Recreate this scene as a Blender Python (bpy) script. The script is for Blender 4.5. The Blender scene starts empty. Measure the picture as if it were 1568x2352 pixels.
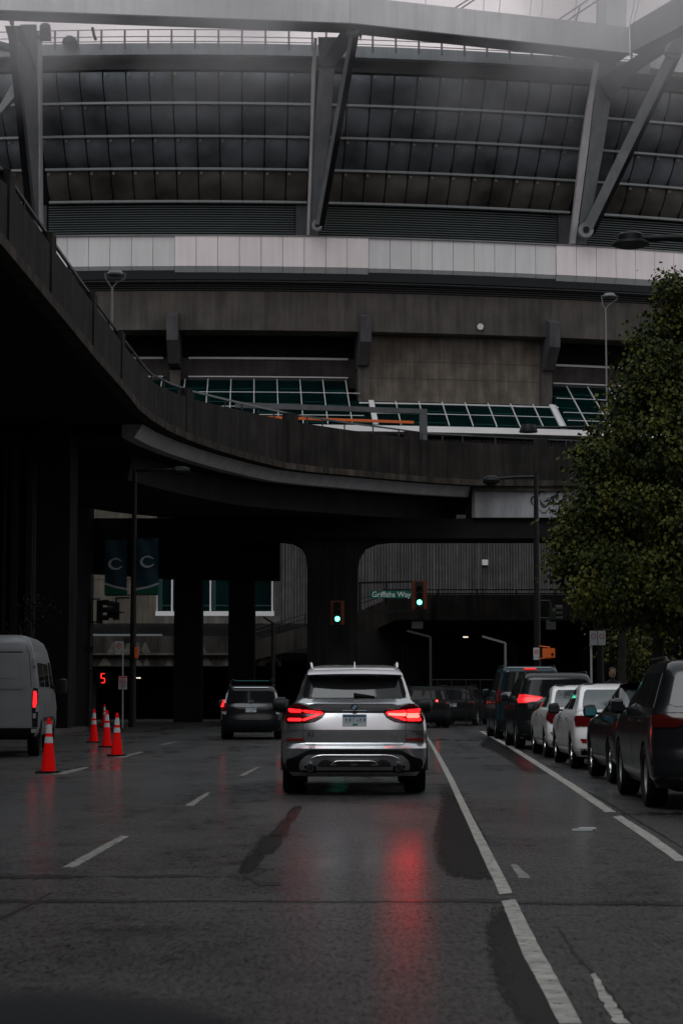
import bpy, bmesh, math, random
from mathutils import Vector, Matrix, noise
R = math.radians
random.seed(7)
sc = bpy.context.scene
col = sc.collection

# ------------------------------------------------------------------ camera, world, exposure
F, HOR, HC = 4600.0, 1596.0, 1.29          # focal length and horizon in units of a 1568 x 2352 picture; eye height
PITCH = math.atan((HOR-1176)/F)
cam = bpy.data.objects.new('camera', bpy.data.cameras.new('camera'))
col.objects.link(cam); sc.camera = cam
cam.location = (0, 0, HC)
cam.rotation_euler = (math.pi/2+PITCH, 0, 0)
cam.data.sensor_fit = 'HORIZONTAL'; cam.data.sensor_width = 24; cam.data.lens = F*24/1568
cam.data.clip_end = 3000; cam.data.clip_start = .1
cam.data.dof.use_dof = True; cam.data.dof.focus_distance = 34; cam.data.dof.aperture_fstop = 7

SUN_EL, SUN_ROT = R(55), R(200)
w = bpy.data.worlds.new('World'); sc.world = w; w.use_nodes = True
nt = w.node_tree; nt.nodes.clear()
o_ = nt.nodes.new('ShaderNodeOutputWorld'); bg = nt.nodes.new('ShaderNodeBackground')
sky = nt.nodes.new('ShaderNodeTexSky'); sky.sky_type = 'NISHITA'; sky.sun_disc = False
sky.sun_elevation = SUN_EL; sky.sun_rotation = SUN_ROT; sky.air_density = 1; sky.dust_density = 4
hs = nt.nodes.new('ShaderNodeHueSaturation'); hs.inputs['Saturation'].default_value = .25
tc = nt.nodes.new('ShaderNodeTexCoord'); nz = nt.nodes.new('ShaderNodeTexNoise')
nz.inputs['Scale'].default_value = 2.2; nz.inputs['Detail'].default_value = 4
cr = nt.nodes.new('ShaderNodeValToRGB')
cr.color_ramp.elements[0].position = .3; cr.color_ramp.elements[0].color = (7.0, 6.45, 6.6, 1)
cr.color_ramp.elements[1].position = .75; cr.color_ramp.elements[1].color = (8.6, 7.8, 8.0, 1)
mx = nt.nodes.new('ShaderNodeMix'); mx.data_type = 'RGBA'; mx.inputs['Factor'].default_value = .85
nt.links.new(sky.outputs[0], hs.inputs['Color'])
nt.links.new(tc.outputs['Generated'], nz.inputs['Vector']); nt.links.new(nz.outputs['Fac'], cr.inputs[0])
zx = nt.nodes.new('ShaderNodeSeparateXYZ'); nt.links.new(tc.outputs['Generated'], zx.inputs[0])
zr_ = nt.nodes.new('ShaderNodeMapRange'); zr_.inputs['From Min'].default_value = .36; zr_.inputs['From Max'].default_value = .75
nt.links.new(zx.outputs[2], zr_.inputs['Value'])
cz_ = nt.nodes.new('ShaderNodeMix'); cz_.data_type = 'RGBA'; cz_.inputs['B'].default_value = (6.7, 7.35, 7.75, 1)
nt.links.new(zr_.outputs['Result'], cz_.inputs['Factor']); nt.links.new(cr.outputs[0], cz_.inputs['A'])
nt.links.new(hs.outputs[0], mx.inputs['A']); nt.links.new(cz_.outputs['Result'], mx.inputs['B'])
nt.links.new(mx.outputs['Result'], bg.inputs['Color']); nt.links.new(bg.outputs[0], o_.inputs['Surface'])
bg.inputs['Strength'].default_value = .100
sl = bpy.data.lights.new('sun', 'SUN'); sl.energy = 1.0; sl.angle = R(40); sl.color = (.94, .98, 1)
so = bpy.data.objects.new('sun', sl); col.objects.link(so)
so.rotation_euler = (math.pi/2-SUN_EL, 0, math.pi-SUN_ROT)
sc.view_settings.view_transform = 'Standard'; sc.view_settings.look = 'None'
sc.view_settings.exposure = 0; sc.view_settings.gamma = 1; sc.view_settings.use_curve_mapping = False
sc.render.engine = 'CYCLES'

# ------------------------------------------------------------------ helpers
SP, CP = math.sin(PITCH), math.cos(PITCH)
def ray(x, y):
    dx, dy = (x-784)/F, (1176-y)/F
    return Vector((dx, CP-dy*SP, SP+dy*CP))
def P(x, y, Y):
    d = ray(x, y); return Vector((0, 0, HC))+d*(Y/d.y)
def G(x, y, z=0.0):
    d = ray(x, y); t = (z-HC)/d.z; return Vector((0, 0, HC))+d*t
def lerp(a, b, t): return a+(b-a)*t

MATS = {}
def mat(name, color, rough=.6, metal=0, emis=None, es=0, noise_=None, bump=None, streak=None, coat=0, spec=None):
    """noise_=(scale, amount) colour mottling; bump=(scale, strength); streak=(amount) vertical dirt streaks"""
    if name in MATS: return MATS[name]
    m = bpy.data.materials.new(name); m.use_nodes = True; MATS[name] = m
    t = m.node_tree; b = t.nodes['Principled BSDF']
    b.inputs['Base Color'].default_value = (*color, 1); b.inputs['Roughness'].default_value = rough
    b.inputs['Metallic'].default_value = metal
    if coat: b.inputs['Coat Weight'].default_value = coat; b.inputs['Coat Roughness'].default_value = .06
    if spec is None and rough > .4 and metal == 0: spec = .18
    if spec is not None: b.inputs['Specular IOR Level'].default_value = spec
    if emis: b.inputs['Emission Color'].default_value = (*emis, 1); b.inputs['Emission Strength'].default_value = es
    g = t.nodes.new('ShaderNodeNewGeometry')
    src = None
    if noise_:
        n = t.nodes.new('ShaderNodeTexNoise'); n.inputs['Scale'].default_value = noise_[0]; n.inputs['Detail'].default_value = 6
        t.links.new(g.outputs['Position'], n.inputs['Vector'])
        r = t.nodes.new('ShaderNodeValToRGB'); a = noise_[1]
        r.color_ramp.elements[0].position = .3; r.color_ramp.elements[0].color = (*[c*(1-a) for c in color], 1)
        r.color_ramp.elements[1].position = .7; r.color_ramp.elements[1].color = (*[min(1, c*(1+a)) for c in color], 1)
        t.links.new(n.outputs['Fac'], r.inputs[0]); src = r.outputs[0]
        if streak:
            mp = t.nodes.new('ShaderNodeMapping'); mp.inputs['Scale'].default_value = (1, 1, .07)
            n2 = t.nodes.new('ShaderNodeTexNoise'); n2.inputs['Scale'].default_value = 2.6; n2.inputs['Detail'].default_value = 8
            n2.inputs['Roughness'].default_value = .7
            t.links.new(g.outputs['Position'], mp.inputs[0]); t.links.new(mp.outputs[0], n2.inputs['Vector'])
            r2 = t.nodes.new('ShaderNodeValToRGB')
            r2.color_ramp.elements[0].position = .38; r2.color_ramp.elements[0].color = (1-streak,)*3+(1,)
            r2.color_ramp.elements[1].position = .62; r2.color_ramp.elements[1].color = (1+streak*.5,)*3+(1,)
            mm = t.nodes.new('ShaderNodeMix'); mm.data_type = 'RGBA'; mm.blend_type = 'MULTIPLY'; mm.inputs['Factor'].default_value = 1
            t.links.new(n2.outputs['Fac'], r2.inputs[0]); t.links.new(src, mm.inputs['A']); t.links.new(r2.outputs[0], mm.inputs['B'])
            src = mm.outputs['Result']
        t.links.new(src, b.inputs['Base Color'])
    if bump:
        n = t.nodes.new('ShaderNodeTexNoise'); n.inputs['Scale'].default_value = bump[0]; n.inputs['Detail'].default_value = 4
        t.links.new(g.outputs['Position'], n.inputs['Vector'])
        bp = t.nodes.new('ShaderNodeBump'); bp.inputs['Strength'].default_value = bump[1]; bp.inputs['Distance'].default_value = .02
        t.links.new(n.outputs['Fac'], bp.inputs['Height']); t.links.new(bp.outputs[0], b.inputs['Normal'])
    return m

ORG = {}
def link(name, data, parent=None):
    o = bpy.data.objects.new(name, data); col.objects.link(o)
    if parent is not None: o.parent = parent
    return o
def tag(o, label=None, cat=None, group=None, kind=None):
    if label: o['label'] = label
    if cat: o['category'] = cat
    if group: o['group'] = group
    if kind: o['kind'] = kind
    return o
def thing(name, loc, label, cat, group=None, rz=0):
    o = link(name, None); o.empty_display_size = .2
    o.location = loc; o.rotation_euler = (0, 0, rz); ORG[o.name] = Vector(loc)
    return tag(o, label, cat, group)
class MB:
    def __init__(s): s.v = []; s.f = []
    def add(s, vs, fs):
        n = len(s.v); s.v += [tuple(v) for v in vs]; s.f += [[i+n for i in f] for f in fs]; return s
    def box(s, x0, x1, y0, y1, z0, z1):
        return s.add([(x, y, z) for z in (z0, z1) for y in (y0, y1) for x in (x0, x1)],
                     [(0, 2, 3, 1), (4, 5, 7, 6), (0, 1, 5, 4), (2, 6, 7, 3), (0, 4, 6, 2), (1, 3, 7, 5)])
    def hexa(s, a, b):   # a, b: two quads, corresponding corners
        s.add(list(a)+list(b), [(3, 2, 1, 0), (4, 5, 6, 7)]+[(i, (i+1) % 4, 4+(i+1) % 4, 4+i) for i in range(4)]); return s
    def bar(s, p, q, wd, ht=None, up=Vector((0, 0, 1))):
        ht = ht or wd; p, q = Vector(p), Vector(q); d = (q-p).normalized()
        if abs(d.dot(up)) > .98: up = Vector((0, 1, 0))
        x = d.cross(up).normalized()*wd/2; y = x.cross(d).normalized()*ht/2
        return s.hexa([p-x-y, p+x-y, p+x+y, p-x+y], [q-x-y, q+x-y, q+x+y, q-x+y])
    def tube(s, pts, r, n=8, caps=True):
        pts = [Vector(p) for p in pts]; rs = r if isinstance(r, (list, tuple)) else [r]*len(pts)
        rings = []
        for i, p in enumerate(pts):
            d = (pts[min(i+1, len(pts)-1)]-pts[max(i-1, 0)]).normalized()
            u = Vector((0, 0, 1)) if abs(d.z) < .9 else Vector((0, 1, 0))
            x = d.cross(u).normalized(); y = x.cross(d)
            rings.append([p+(x*math.cos(a)+y*math.sin(a))*rs[i] for a in [2*math.pi*k/n for k in range(n)]])
        vs = [v for rg in rings for v in rg]; fs = []
        for i in range(len(pts)-1):
            for k in range(n): fs.append((i*n+k, i*n+(k+1) % n, (i+1)*n+(k+1) % n, (i+1)*n+k))
        if caps: fs += [tuple(range(n))[::-1], tuple(range((len(pts)-1)*n, len(pts)*n))]
        return s.add(vs, fs)
    def lathe(s, prof, c=(0, 0, 0), n=16, axis='z', caps=True):
        vs = []; fs = []; c = Vector(c)
        for (r, h) in prof:
            for k in range(n):
                a = 2*math.pi*k/n; u, v = r*math.cos(a), r*math.sin(a)
                vs.append(c+Vector({'z': (u, v, h), 'x': (h, u, v), 'y': (v, h, u)}[axis]))
        for i in range(len(prof)-1):
            for k in range(n): fs.append((i*n+k, i*n+(k+1) % n, (i+1)*n+(k+1) % n, (i+1)*n+k))
        if caps: fs += [tuple(range(n))[::-1], tuple(range((len(prof)-1)*n, len(prof)*n))]
        return s.add(vs, fs)
    def grid(s, rows):   # rows of equal length
        n = len(rows[0]); vs = [v for r in rows for v in r]
        return s.add(vs, [(i*n+k, i*n+k+1, (i+1)*n+k+1, (i+1)*n+k) for i in range(len(rows)-1) for k in range(n-1)])
    def poly_prism(s, poly, d):   # planar polygon list + depth vector
        n = len(poly); d = Vector(d)
        return s.add([Vector(p) for p in poly]+[Vector(p)+d for p in poly],
                     [tuple(range(n)), tuple(range(2*n-1, n-1, -1))]+[(i, n+i, n+(i+1) % n, (i+1) % n) for i in range(n)])
    def build(s, name, m, parent=None, smooth=None, local=False):
        off = Vector((0, 0, 0))
        if parent is not None and not local:
            p = parent
            while p.parent: p = p.parent
            off = ORG[p.name]
        me = bpy.data.meshes.new(name); me.from_pydata([tuple(Vector(v)-off) for v in s.v], [], s.f)
        bm = bmesh.new(); bm.from_mesh(me); bmesh.ops.recalc_face_normals(bm, faces=bm.faces); bm.to_mesh(me); bm.free()
        me.materials.append(m)
        if smooth is not None:
            me.shade_smooth(); me.set_sharp_from_angle(angle=R(smooth))
        return link(name, me, parent)
def plain(name, mb, m, label, cat, group=None, smooth=None):
    """thing that is a single mesh, origin at its base"""
    xs = [Vector(v) for v in mb.v]; c = sum(xs, Vector())/len(xs); c.z = min(v.z for v in xs)
    mb.v = [tuple(Vector(v)-c) for v in mb.v]
    o = mb.build(name, m, None, smooth); o.location = c; return tag(o, label, cat, group)
def text(name, s, size, m, parent, loc, rot=(math.pi/2, 0, 0), ext=.004, align='CENTER', sx=1):
    cu = bpy.data.curves.new(name, 'FONT'); cu.body = s; cu.size = size; cu.extrude = ext
    cu.align_x = align; cu.align_y = 'CENTER'
    t = bpy.data.objects.new(name, cu); col.objects.link(t)
    dg = bpy.context.evaluated_depsgraph_get()
    me = bpy.data.meshes.new_from_object(t.evaluated_get(dg)); bpy.data.objects.remove(t)
    me.materials.clear(); me.materials.append(m)
    M = Matrix.Translation(loc) @ Matrix([[0, 0, 0, 0]]*4 and Matrix.Identity(4)) @ (Matrix.Rotation(rot[2], 4, 'Z') @ Matrix.Rotation(rot[0], 4, 'X')) @ Matrix.Diagonal((sx, 1, 1, 1))
    me.transform(M)
    me.name = name
    return link(name, me, parent)

# ------------------------------------------------------------------ materials
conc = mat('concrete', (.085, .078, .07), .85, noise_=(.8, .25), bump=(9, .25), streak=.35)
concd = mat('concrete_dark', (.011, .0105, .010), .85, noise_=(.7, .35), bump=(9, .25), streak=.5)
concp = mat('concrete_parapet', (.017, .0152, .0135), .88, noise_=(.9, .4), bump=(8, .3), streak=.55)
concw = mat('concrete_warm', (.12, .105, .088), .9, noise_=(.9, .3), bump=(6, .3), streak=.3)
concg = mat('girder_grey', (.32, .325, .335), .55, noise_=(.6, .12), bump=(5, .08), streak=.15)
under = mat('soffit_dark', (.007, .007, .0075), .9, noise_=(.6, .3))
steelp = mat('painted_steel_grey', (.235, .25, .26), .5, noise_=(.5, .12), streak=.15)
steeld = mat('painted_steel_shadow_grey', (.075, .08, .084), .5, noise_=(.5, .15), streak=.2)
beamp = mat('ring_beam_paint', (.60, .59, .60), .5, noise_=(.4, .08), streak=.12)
panA = mat('white_panel', (.86, .80, .80), .45, noise_=(.3, .05), streak=.06)
panB = mat('white_panel_shade_tone', (.70, .70, .70), .45, noise_=(.3, .05), streak=.06)  # alternate band modules: shading of the turned facets put into the colour
panL = mat('lower_panel', (.46, .49, .50), .45, noise_=(.3, .05), streak=.08)
whitep = mat('white_frame_paint', (.60, .60, .60), .5)
blackm = mat('black_metal', (.007, .0075, .008), .5)
darkm = mat('dark_grey_metal', (.03, .031, .033), .5)
galv = mat('galvanised_steel', (.30, .32, .32), .45, metal=.3)
glassg = mat('dark_green_glass', (.001, .008, .008), .2, spec=.10, noise_=(.5, .4))
tealg = mat('teal_edge', (.006, .05, .045), .3)
louv = mat('louvre_grey', (.20, .24, .24), .5)
louvd = mat('louvre_back', (.02, .022, .024), .8)
film = mat('cushion_film', (.135, .150, .165), .40, noise_=(.35, .6), bump=(1.2, .12), spec=.22)
film2 = mat('cushion_film_warm', (.105, .098, .088), .40, noise_=(.4, .6), bump=(1.2, .12), spec=.22)
rubber = mat('rubber', (.010, .010, .010), .75)
chrome = mat('chrome', (.75, .75, .76), .15, metal=1)
blackpl = mat('black_plastic', (.010, .011, .012), .45, noise_=(6, .3))
carglass = mat('car_glass', (.012, .013, .014), .06)
redglass = mat('red_lamp_glass', (.085, .004, .005), .15, spec=.3)
orange = mat('orange_paint', (.55, .10, .012), .4)
signw = mat('sign_white', (.36, .38, .38), .5)
signr = mat('sign_red', (.5, .03, .03), .5)
signk = mat('sign_black', (.01, .01, .01), .6)
signg = mat('sign_green', (.0, .10, .075), .5)

# ------------------------------------------------------------------ ground, road, pavements
def road_mat():
    m = bpy.data.materials.new('wet_asphalt'); m.use_nodes = True; t = m.node_tree; b = t.nodes['Principled BSDF']
    g = t.nodes.new('ShaderNodeNewGeometry')
    def N(scale, detail=5, sc_=(1, 1, 1), rough=.6):
        mp = t.nodes.new('ShaderNodeMapping'); mp.inputs['Scale'].default_value = sc_
        n = t.nodes.new('ShaderNodeTexNoise'); n.inputs['Scale'].default_value = scale; n.inputs['Detail'].default_value = detail
        n.inputs['Roughness'].default_value = rough
        t.links.new(g.outputs['Position'], mp.inputs[0]); t.links.new(mp.outputs[0], n.inputs['Vector']); return n.outputs['Fac']
    def ramp(f, p0, c0, p1, c1):
        r = t.nodes.new('ShaderNodeValToRGB'); r.color_ramp.elements[0].position = p0; r.color_ramp.elements[0].color = (*c0, 1)
        r.color_ramp.elements[1].position = p1; r.color_ramp.elements[1].color = (*c1, 1); t.links.new(f, r.inputs[0]); return r.outputs[0]
    def mul(a, c, mode='MULTIPLY', f=1):
        x = t.nodes.new('ShaderNodeMix'); x.data_type = 'RGBA'; x.blend_type = mode; x.inputs['Factor'].default_value = f
        t.links.new(a, x.inputs['A']); t.links.new(c, x.inputs['B']); return x.outputs['Result']
    base = ramp(N(.3), .3, (.024, .024, .025), .7, (.046, .0455, .045))
    agg = ramp(N(34, 7, (1, .25, 1), .85), .40, (.10, .10, .10), .60, (2.6, 2.6, 2.6))
    # standing film of water: darker and smoother, in drifting patches and worn tracks
    wet = ramp(N(.55, 9, (1.0, .45, 1), .72), .44, (0,)*3, .60, (1,)*3)
    wet2 = ramp(N(4.5, 8, (.8, .45, 1), .75), .40, (.15,)*3, .60, (1,)*3)
    trk = ramp(N(.5, 3, (1.6, .05, 1), .5), .42, (.25,)*3, .60, (1,)*3)
    film_ = mul(mul(wet, trk), wet2)
    dark = t.nodes.new('ShaderNodeMapRange'); dark.inputs['To Min'].default_value = 1.05; dark.inputs['To Max'].default_value = .30
    t.links.new(film_, dark.inputs['Value'])
    t.links.new(mul(mul(base, agg), dark.outputs['Result']), b.inputs['Base Color'])
    cw = t.nodes.new('ShaderNodeMapRange'); cw.inputs['To Min'].default_value = .20; cw.inputs['To Max'].default_value = 1.0
    t.links.new(film_, cw.inputs['Value']); t.links.new(cw.outputs['Result'], b.inputs['Coat Weight'])
    b.inputs['Coat Roughness'].default_value = .065; b.inputs['Coat IOR'].default_value = 1.33
    b.inputs['Roughness'].default_value = .44
    g1 = mul(ramp(N(36, 7, (1, .20, 1), .85), .41, (.0,)*3, .59, (1.2,)*3), ramp(N(10, 9, (1, .3, 1), .9), .38, (.40,)*3, .58, (1.2,)*3)); g2 = ramp(N(2.2, 9, (.35, .8, 1), .8), .36, (.55,)*3, .60, (1,)*3)
    sp_ = t.nodes.new('ShaderNodeMapRange'); sp_.inputs['To Min'].default_value = .02; sp_.inputs['To Max'].default_value = .95
    t.links.new(mul(g1, g2), sp_.inputs['Value']); t.links.new(sp_.outputs['Result'], b.inputs['Specular IOR Level'])
    h = N(20, 8, (1, .3, 1), .85)
    bp = t.nodes.new('ShaderNodeBump'); bp.inputs['Distance'].default_value = .05; bp.inputs['Strength'].default_value = 1.0
    t.links.new(h, bp.inputs['Height']); t.links.new(bp.outputs[0], b.inputs['Normal'])
    bp2 = t.nodes.new('ShaderNodeBump'); bp2.inputs['Distance'].default_value = .004; bp2.inputs['Strength'].default_value = .3
    t.links.new(h, bp2.inputs['Height']); t.links.new(bp2.outputs[0], b.inputs['Coat Normal'])
    return m
asph = road_mat()
pave = mat('wet_pavement', (.10, .098, .095), .5, noise_=(1.2, .3), bump=(14, .3))
paint = mat('worn_road_paint', (.29, .275, .25), .5, noise_=(7, .35), bump=(30, .5))
def wear(m, scale, lo, hi, attr=None):
    t = m.node_tree; b = t.nodes['Principled BSDF']; g = t.nodes.new('ShaderNodeNewGeometry')
    n = t.nodes.new('ShaderNodeTexNoise'); n.inputs['Scale'].default_value = scale; n.inputs['Detail'].default_value = 7; n.inputs['Roughness'].default_value = .75
    t.links.new(g.outputs['Position'], n.inputs['Vector']); src = n.outputs['Fac']
    if attr:
        mp = t.nodes.new('ShaderNodeMapping'); mp.inputs['Scale'].default_value = (1.5, .22, 1)
        t.links.new(g.outputs['Position'], mp.inputs[0]); t.links.new(mp.outputs[0], n.inputs['Vector'])
        c_ = t.nodes.new('ShaderNodeMapRange'); c_.inputs['From Min'].default_value = .3; c_.inputs['From Max'].default_value = .7
        t.links.new(src, c_.inputs['Value']); src = c_.outputs['Result']
        a = t.nodes.new('ShaderNodeAttribute'); a.attribute_name = attr; ad = t.nodes.new('ShaderNodeMath'); ad.operation = 'MULTIPLY_ADD'
        t.links.new(a.outputs['Fac'], ad.inputs[0]); ad.inputs[1].default_value = .75; t.links.new(src, ad.inputs[2]); src = ad.outputs[0]
    mr = t.nodes.new('ShaderNodeMapRange'); mr.inputs['From Min'].default_value = lo; mr.inputs['From Max'].default_value = hi
    t.links.new(src, mr.inputs['Value']); t.links.new(mr.outputs['Result'], b.inputs['Alpha'])
wear(paint, 14, .34, .44)
paintd = mat('dim_road_paint', (.20, .19, .17), .5, noise_=(7, .35), bump=(30, .5)); wear(paintd, 14, .38, .48)
seam = mat('tar_seam', (.010, .010, .011), .25)
earth = mat('ground_far', (.06, .06, .058), .8, noise_=(.05, .3))

g = MB().add([(-900, -500, -.05), (900, -500, -.05), (900, 1500, -.05), (-900, 1500, -.05)], [(0, 1, 2, 3)]).build('ground', earth)
tag(g, kind='structure')
rd = MB(); rows = []
for j in range(61):
    y = -40+j*2.6
    rows.append([(x, y, 0) for x in [-11+k*1.0 for k in range(19)]] if False else [(-10.2, y, 0), (-5, y, 0), (0, y, 0), (4, y, 0), (7.1+.03*max(0, y-10), y, 0)])
rd.grid(rows)
tag(rd.build('road', asph), kind='structure')
tag(MB().add([(-80, 74, -.012), (80, 74, -.012), (80, 135, -.012), (-80, 135, -.012)], [(0, 1, 2, 3)]).build('cross_street', asph), kind='structure')
# right pavement and kerb, left pavement and kerb
def kx(y): return 6.75+.043*(y-20)
sw = MB()
sw.hexa([(kx(-40), -40, .0), (kx(72), 72, .0), (40, 72, .0), (40, -40, .0)], [(kx(-40), -40, .13), (kx(72), 72, .13), (40, 72, .13), (40, -40, .13)])
tag(sw.build('pavement', pave), kind='structure')
kb = MB(); kb.hexa([(kx(-40)-.16, -40, .001), (kx(72)-.16, 72, .001), (kx(72)-.002, 72, .001), (kx(-40)-.002, -40, .001)], [(kx(-40)-.16, -40, .136), (kx(72)-.16, 72, .136), (kx(72)-.002, 72, .136), (kx(-40)-.002, -40, .136)])
tag(kb.build('kerb', conc), kind='structure')
sw = MB().box(-40, -9.35, -40, 73, 0, .13)
tag(sw.build('pavement', pave), kind='structure')
tag(MB().box(-9.348, -9.2, -40, 73, .001, .136).build('kerb', conc), kind='structure')

def strip(name, pts, m, z=.004, jag=0, kind='structure', n=24):
    """pts: list of (left point, right point) on the ground in picture measures"""
    L = [G(*a, z) for a, b in pts]; Rr = [G(*b, z) for a, b in pts]
    def samp(P_, t):
        s = t*(len(P_)-1); i = min(int(s), len(P_)-2); return P_[i].lerp(P_[i+1], s-i)
    rows = []
    for k in range(n+1):
        a, b = samp(L, k/n), samp(Rr, k/n)
        wv = (b-a)
        a = a-wv*jag*random.random(); b = b+wv*jag*random.random()
        rows.append([a, b])
    o = MB().grid(rows).build(name, m); return tag(o, kind=kind)
# solid lane line right of the silver car
strip('lane_line', [((1285, 2352), (1336, 2352)), ((1195, 2178), (1232, 2165)), ((1152, 2070), (1182, 2066))], paint, jag=.06)
strip('lane_line', [((1148, 2055), (1176, 2051)), ((1098, 1946), (1119, 1942)), ((1062, 1866), (1077, 1863)), ((1028, 1790), (1040, 1788)), ((1004, 1742), (1013, 1740)), ((984, 1704), (990, 1704)), ((972, 1686), (976, 1686))], paint, jag=.05, n=60)
# parking line
strip('lane_line', [((1552, 1978), (1580, 1978)), ((1480, 1926), (1505, 1924)), ((1407, 1876), (1426, 1874))], paint, jag=.06)
strip('lane_line', [((1390, 1866), (1414, 1866)), ((1300, 1804), (1318, 1802)), ((1215, 1748), (1228, 1746)), ((1160, 1712), (1170, 1711)), ((1104, 1682), (1110, 1681))], paint, jag=.05, n=50)
strip('lane_line', [((1102, 1681.6), (1110, 1681.6)), ((1100, 1680), (1140, 1680))], paint)
# dashes on the left
for q in ([((143, 1993), (172, 1993)), ((278, 1920), (296, 1921))], [((424, 1851), (444, 1851)), ((474, 1821), (484, 1821))],
          [((548, 1782), (560, 1782)), ((590, 1762), (597, 1762))], [((112, 1779), (150, 1779)), ((196, 1762), (206, 1763))],
          [((262, 1741), (282, 1741)), ((322, 1727), (330, 1728))], [((640, 1737), (648, 1737)), ((668, 1724), (674, 1724))],
          [((366, 1711), (378, 1711)), ((400, 1704), (408, 1704))]):
    strip('lane_line', q, paintd, jag=.08, n=8)
# faded marks on the right lane
strip('lane_line', [((1358, 2238), (1366, 2235)), ((1376, 2280), (1388, 2276)), ((1402, 2330), (1420, 2326)), ((1420, 2352), (1440, 2352))], paint, jag=.5, n=18)
strip('lane_line', [((1172, 1986), (1184, 1985)), ((1194, 2018), (1216, 2018))], mat('faded_paint', (.16, .15, .14), .6, noise_=(9, .4)), jag=.3, n=6)
# tar seams, cracks and puddles
strip('tar_seam', [((-20, 2118), (-20, 2122)), ((60, 2080), (60, 2083)), ((118, 2050), (120, 2051))], seam, jag=.8, n=20)
strip('tar_seam', [((560, 2010), (560, 2014)), ((600, 2028), (600, 2034)), ((644, 2028), (644, 2032))], seam, jag=.6, n=12)
strip('tar_seam', [((1280, 2130), (1283, 2130)), ((1318, 2190), (1322, 2190)), ((1360, 2236), (1364, 2236)), ((1398, 2280), (1402, 2280)), ((1450, 2352), (1455, 2352))], seam, z=.003, jag=.6, n=40)
strip('tar_seam', [((1205, 1744), (1207, 1744)), ((1290, 1786), (1293, 1786)), ((1400, 1848), (1404, 1848)), ((1500, 1908), (1504, 1908)), ((1590, 1962), (1595, 1962))], seam, z=.003, jag=.5, n=60)
for yy, x0, x1, hh in ((2068, -20, 1170, 3), (2012, 0, 620, 2), (2073, 1180, 1600, 3), (1868, 1426, 1600, 2), (1700, 990, 1110, 1)):
    strip('tar_seam', [((x0+(x1-x0)*k/8, yy+random.uniform(-2, 2)), (x0+(x1-x0)*k/8, yy+hh+random.uniform(-1, 2))) for k in range(9)], seam, z=.0035, jag=.7, n=80)
pud = mat('standing_water', (.006, .006, .007), .22, noise_=(3, .3), spec=.3); wear(pud, 20, .40, .98, 'edge')
def puddle(pts, z=.003):
    """ragged pool: rows (y, x0, x1) in picture measures"""
    mb = MB(); rr = []; at = []; M_ = (len(pts)-1)*8
    for i in range(len(pts)-1):
        for k in range(8+(i == len(pts)-2)):
            t = k/8; y = lerp(pts[i][0], pts[i+1][0], t); a = lerp(pts[i][1], pts[i+1][1], t); b = lerp(pts[i][2], pts[i+1][2], t)
            wd = max(b-a, 6); a -= wd*.30; b += wd*.22; tt = (i*8+k)/M_
            rr.append([G(lerp(a, b, q/8), y, z) for q in range(9)]); at += [math.sin(math.pi*q/8)*min(1, 1.5*math.sin(math.pi*min(max(tt, .0), 1))) for q in range(9)]
    o = mb.grid(rr).build('puddle', pud); A_ = o.data.attributes.new('edge', 'FLOAT', 'POINT'); A_.data.foreach_set('value', at)
    tag(o, kind='structure')
puddle([(1800, 1012, 1030), (1850, 1022, 1062), (1880, 1020, 1078), (1920, 1015, 1098), (1960, 1022, 1112), (1990, 1032, 1122), (2012, 1050, 1134), (2022, 1090, 1146)])
puddle([(2080, 1140, 1170), (2130, 1130, 1186), (2200, 1140, 1215), (2270, 1165, 1250), (2352, 1215, 1290), (2400, 1230, 1310)])
puddle([(1850, 680, 694), (1868, 664, 684), (1888, 655, 674)]); puddle([(1882, 650, 668), (1900, 640, 662), (1922, 620, 654)]); puddle([(1918, 612, 648), (1944, 596, 636), (1966, 580, 616)]); puddle([(1962, 574, 606), (1985, 562, 592), (2008, 550, 572)])
puddle([(1694, 1118, 1124), (1712, 1110, 1150), (1730, 1150, 1186), (1748, 1178, 1212), (1780, 1225, 1262)])
for q in range(0):
    yy = random.uniform(1700, 1800); xx = random.uniform(230, 560) if q % 3 else random.uniform(1040, 1150)
    wd = random.uniform(20, 90); hh = random.uniform(1.0, 2.6)*(yy-1596)/110
    puddle([(yy, xx+wd*.4, xx+wd*.6), (yy+hh*.5, xx, xx+wd), (yy+hh, xx+wd*.3, xx+wd*.7)])

exec_stadium = True
# ------------------------------------------------------------------ stadium (cylindrical measures)
SX, SR = -10.4, 109.0
SY = 125+SR
def S(th, ro, z): r = SR+ro; return Vector((SX+r*math.sin(th), SY-r*math.cos(th), z))
def cyl(x, y, ro):
    d = ray(x, y); r = SR+ro; o = Vector((-SX, -SY)); dd = Vector((d.x, d.y))
    a = dd.dot(dd); b = 2*o.dot(dd); c = o.dot(o)-r*r; t = (-b-math.sqrt(b*b-4*a*c))/(2*a)
    p = Vector((d.x*t, d.y*t)); return math.atan2(p.x-SX, SY-p.y), HC+d.z*t
def th_(x, y=600, ro=0): return cyl(x, y, ro)[0]
def z_(y, ro=0, x=400): return cyl(x, y, ro)[1]
def ring(mb, t0, t1, a, b, n=None, c=None, d=None):
    """solid band: cross-section quad a,b,c,d = (ro,z) swept from t0 to t1"""
    n = n or max(1, int(abs(t1-t0)/.02)); q = [a, b, c, d]; vs = []; fs = []
    for i in range(n+1):
        th = lerp(t0, t1, i/n); vs += [S(th, *k) for k in q]
    for i in range(n):
        for k in range(4): fs.append((i*4+k, i*4+(k+1) % 4, (i+1)*4+(k+1) % 4, (i+1)*4+k))
    fs += [(3, 2, 1, 0), (n*4, n*4+1, n*4+2, n*4+3)]
    return mb.add(vs, fs)
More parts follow.
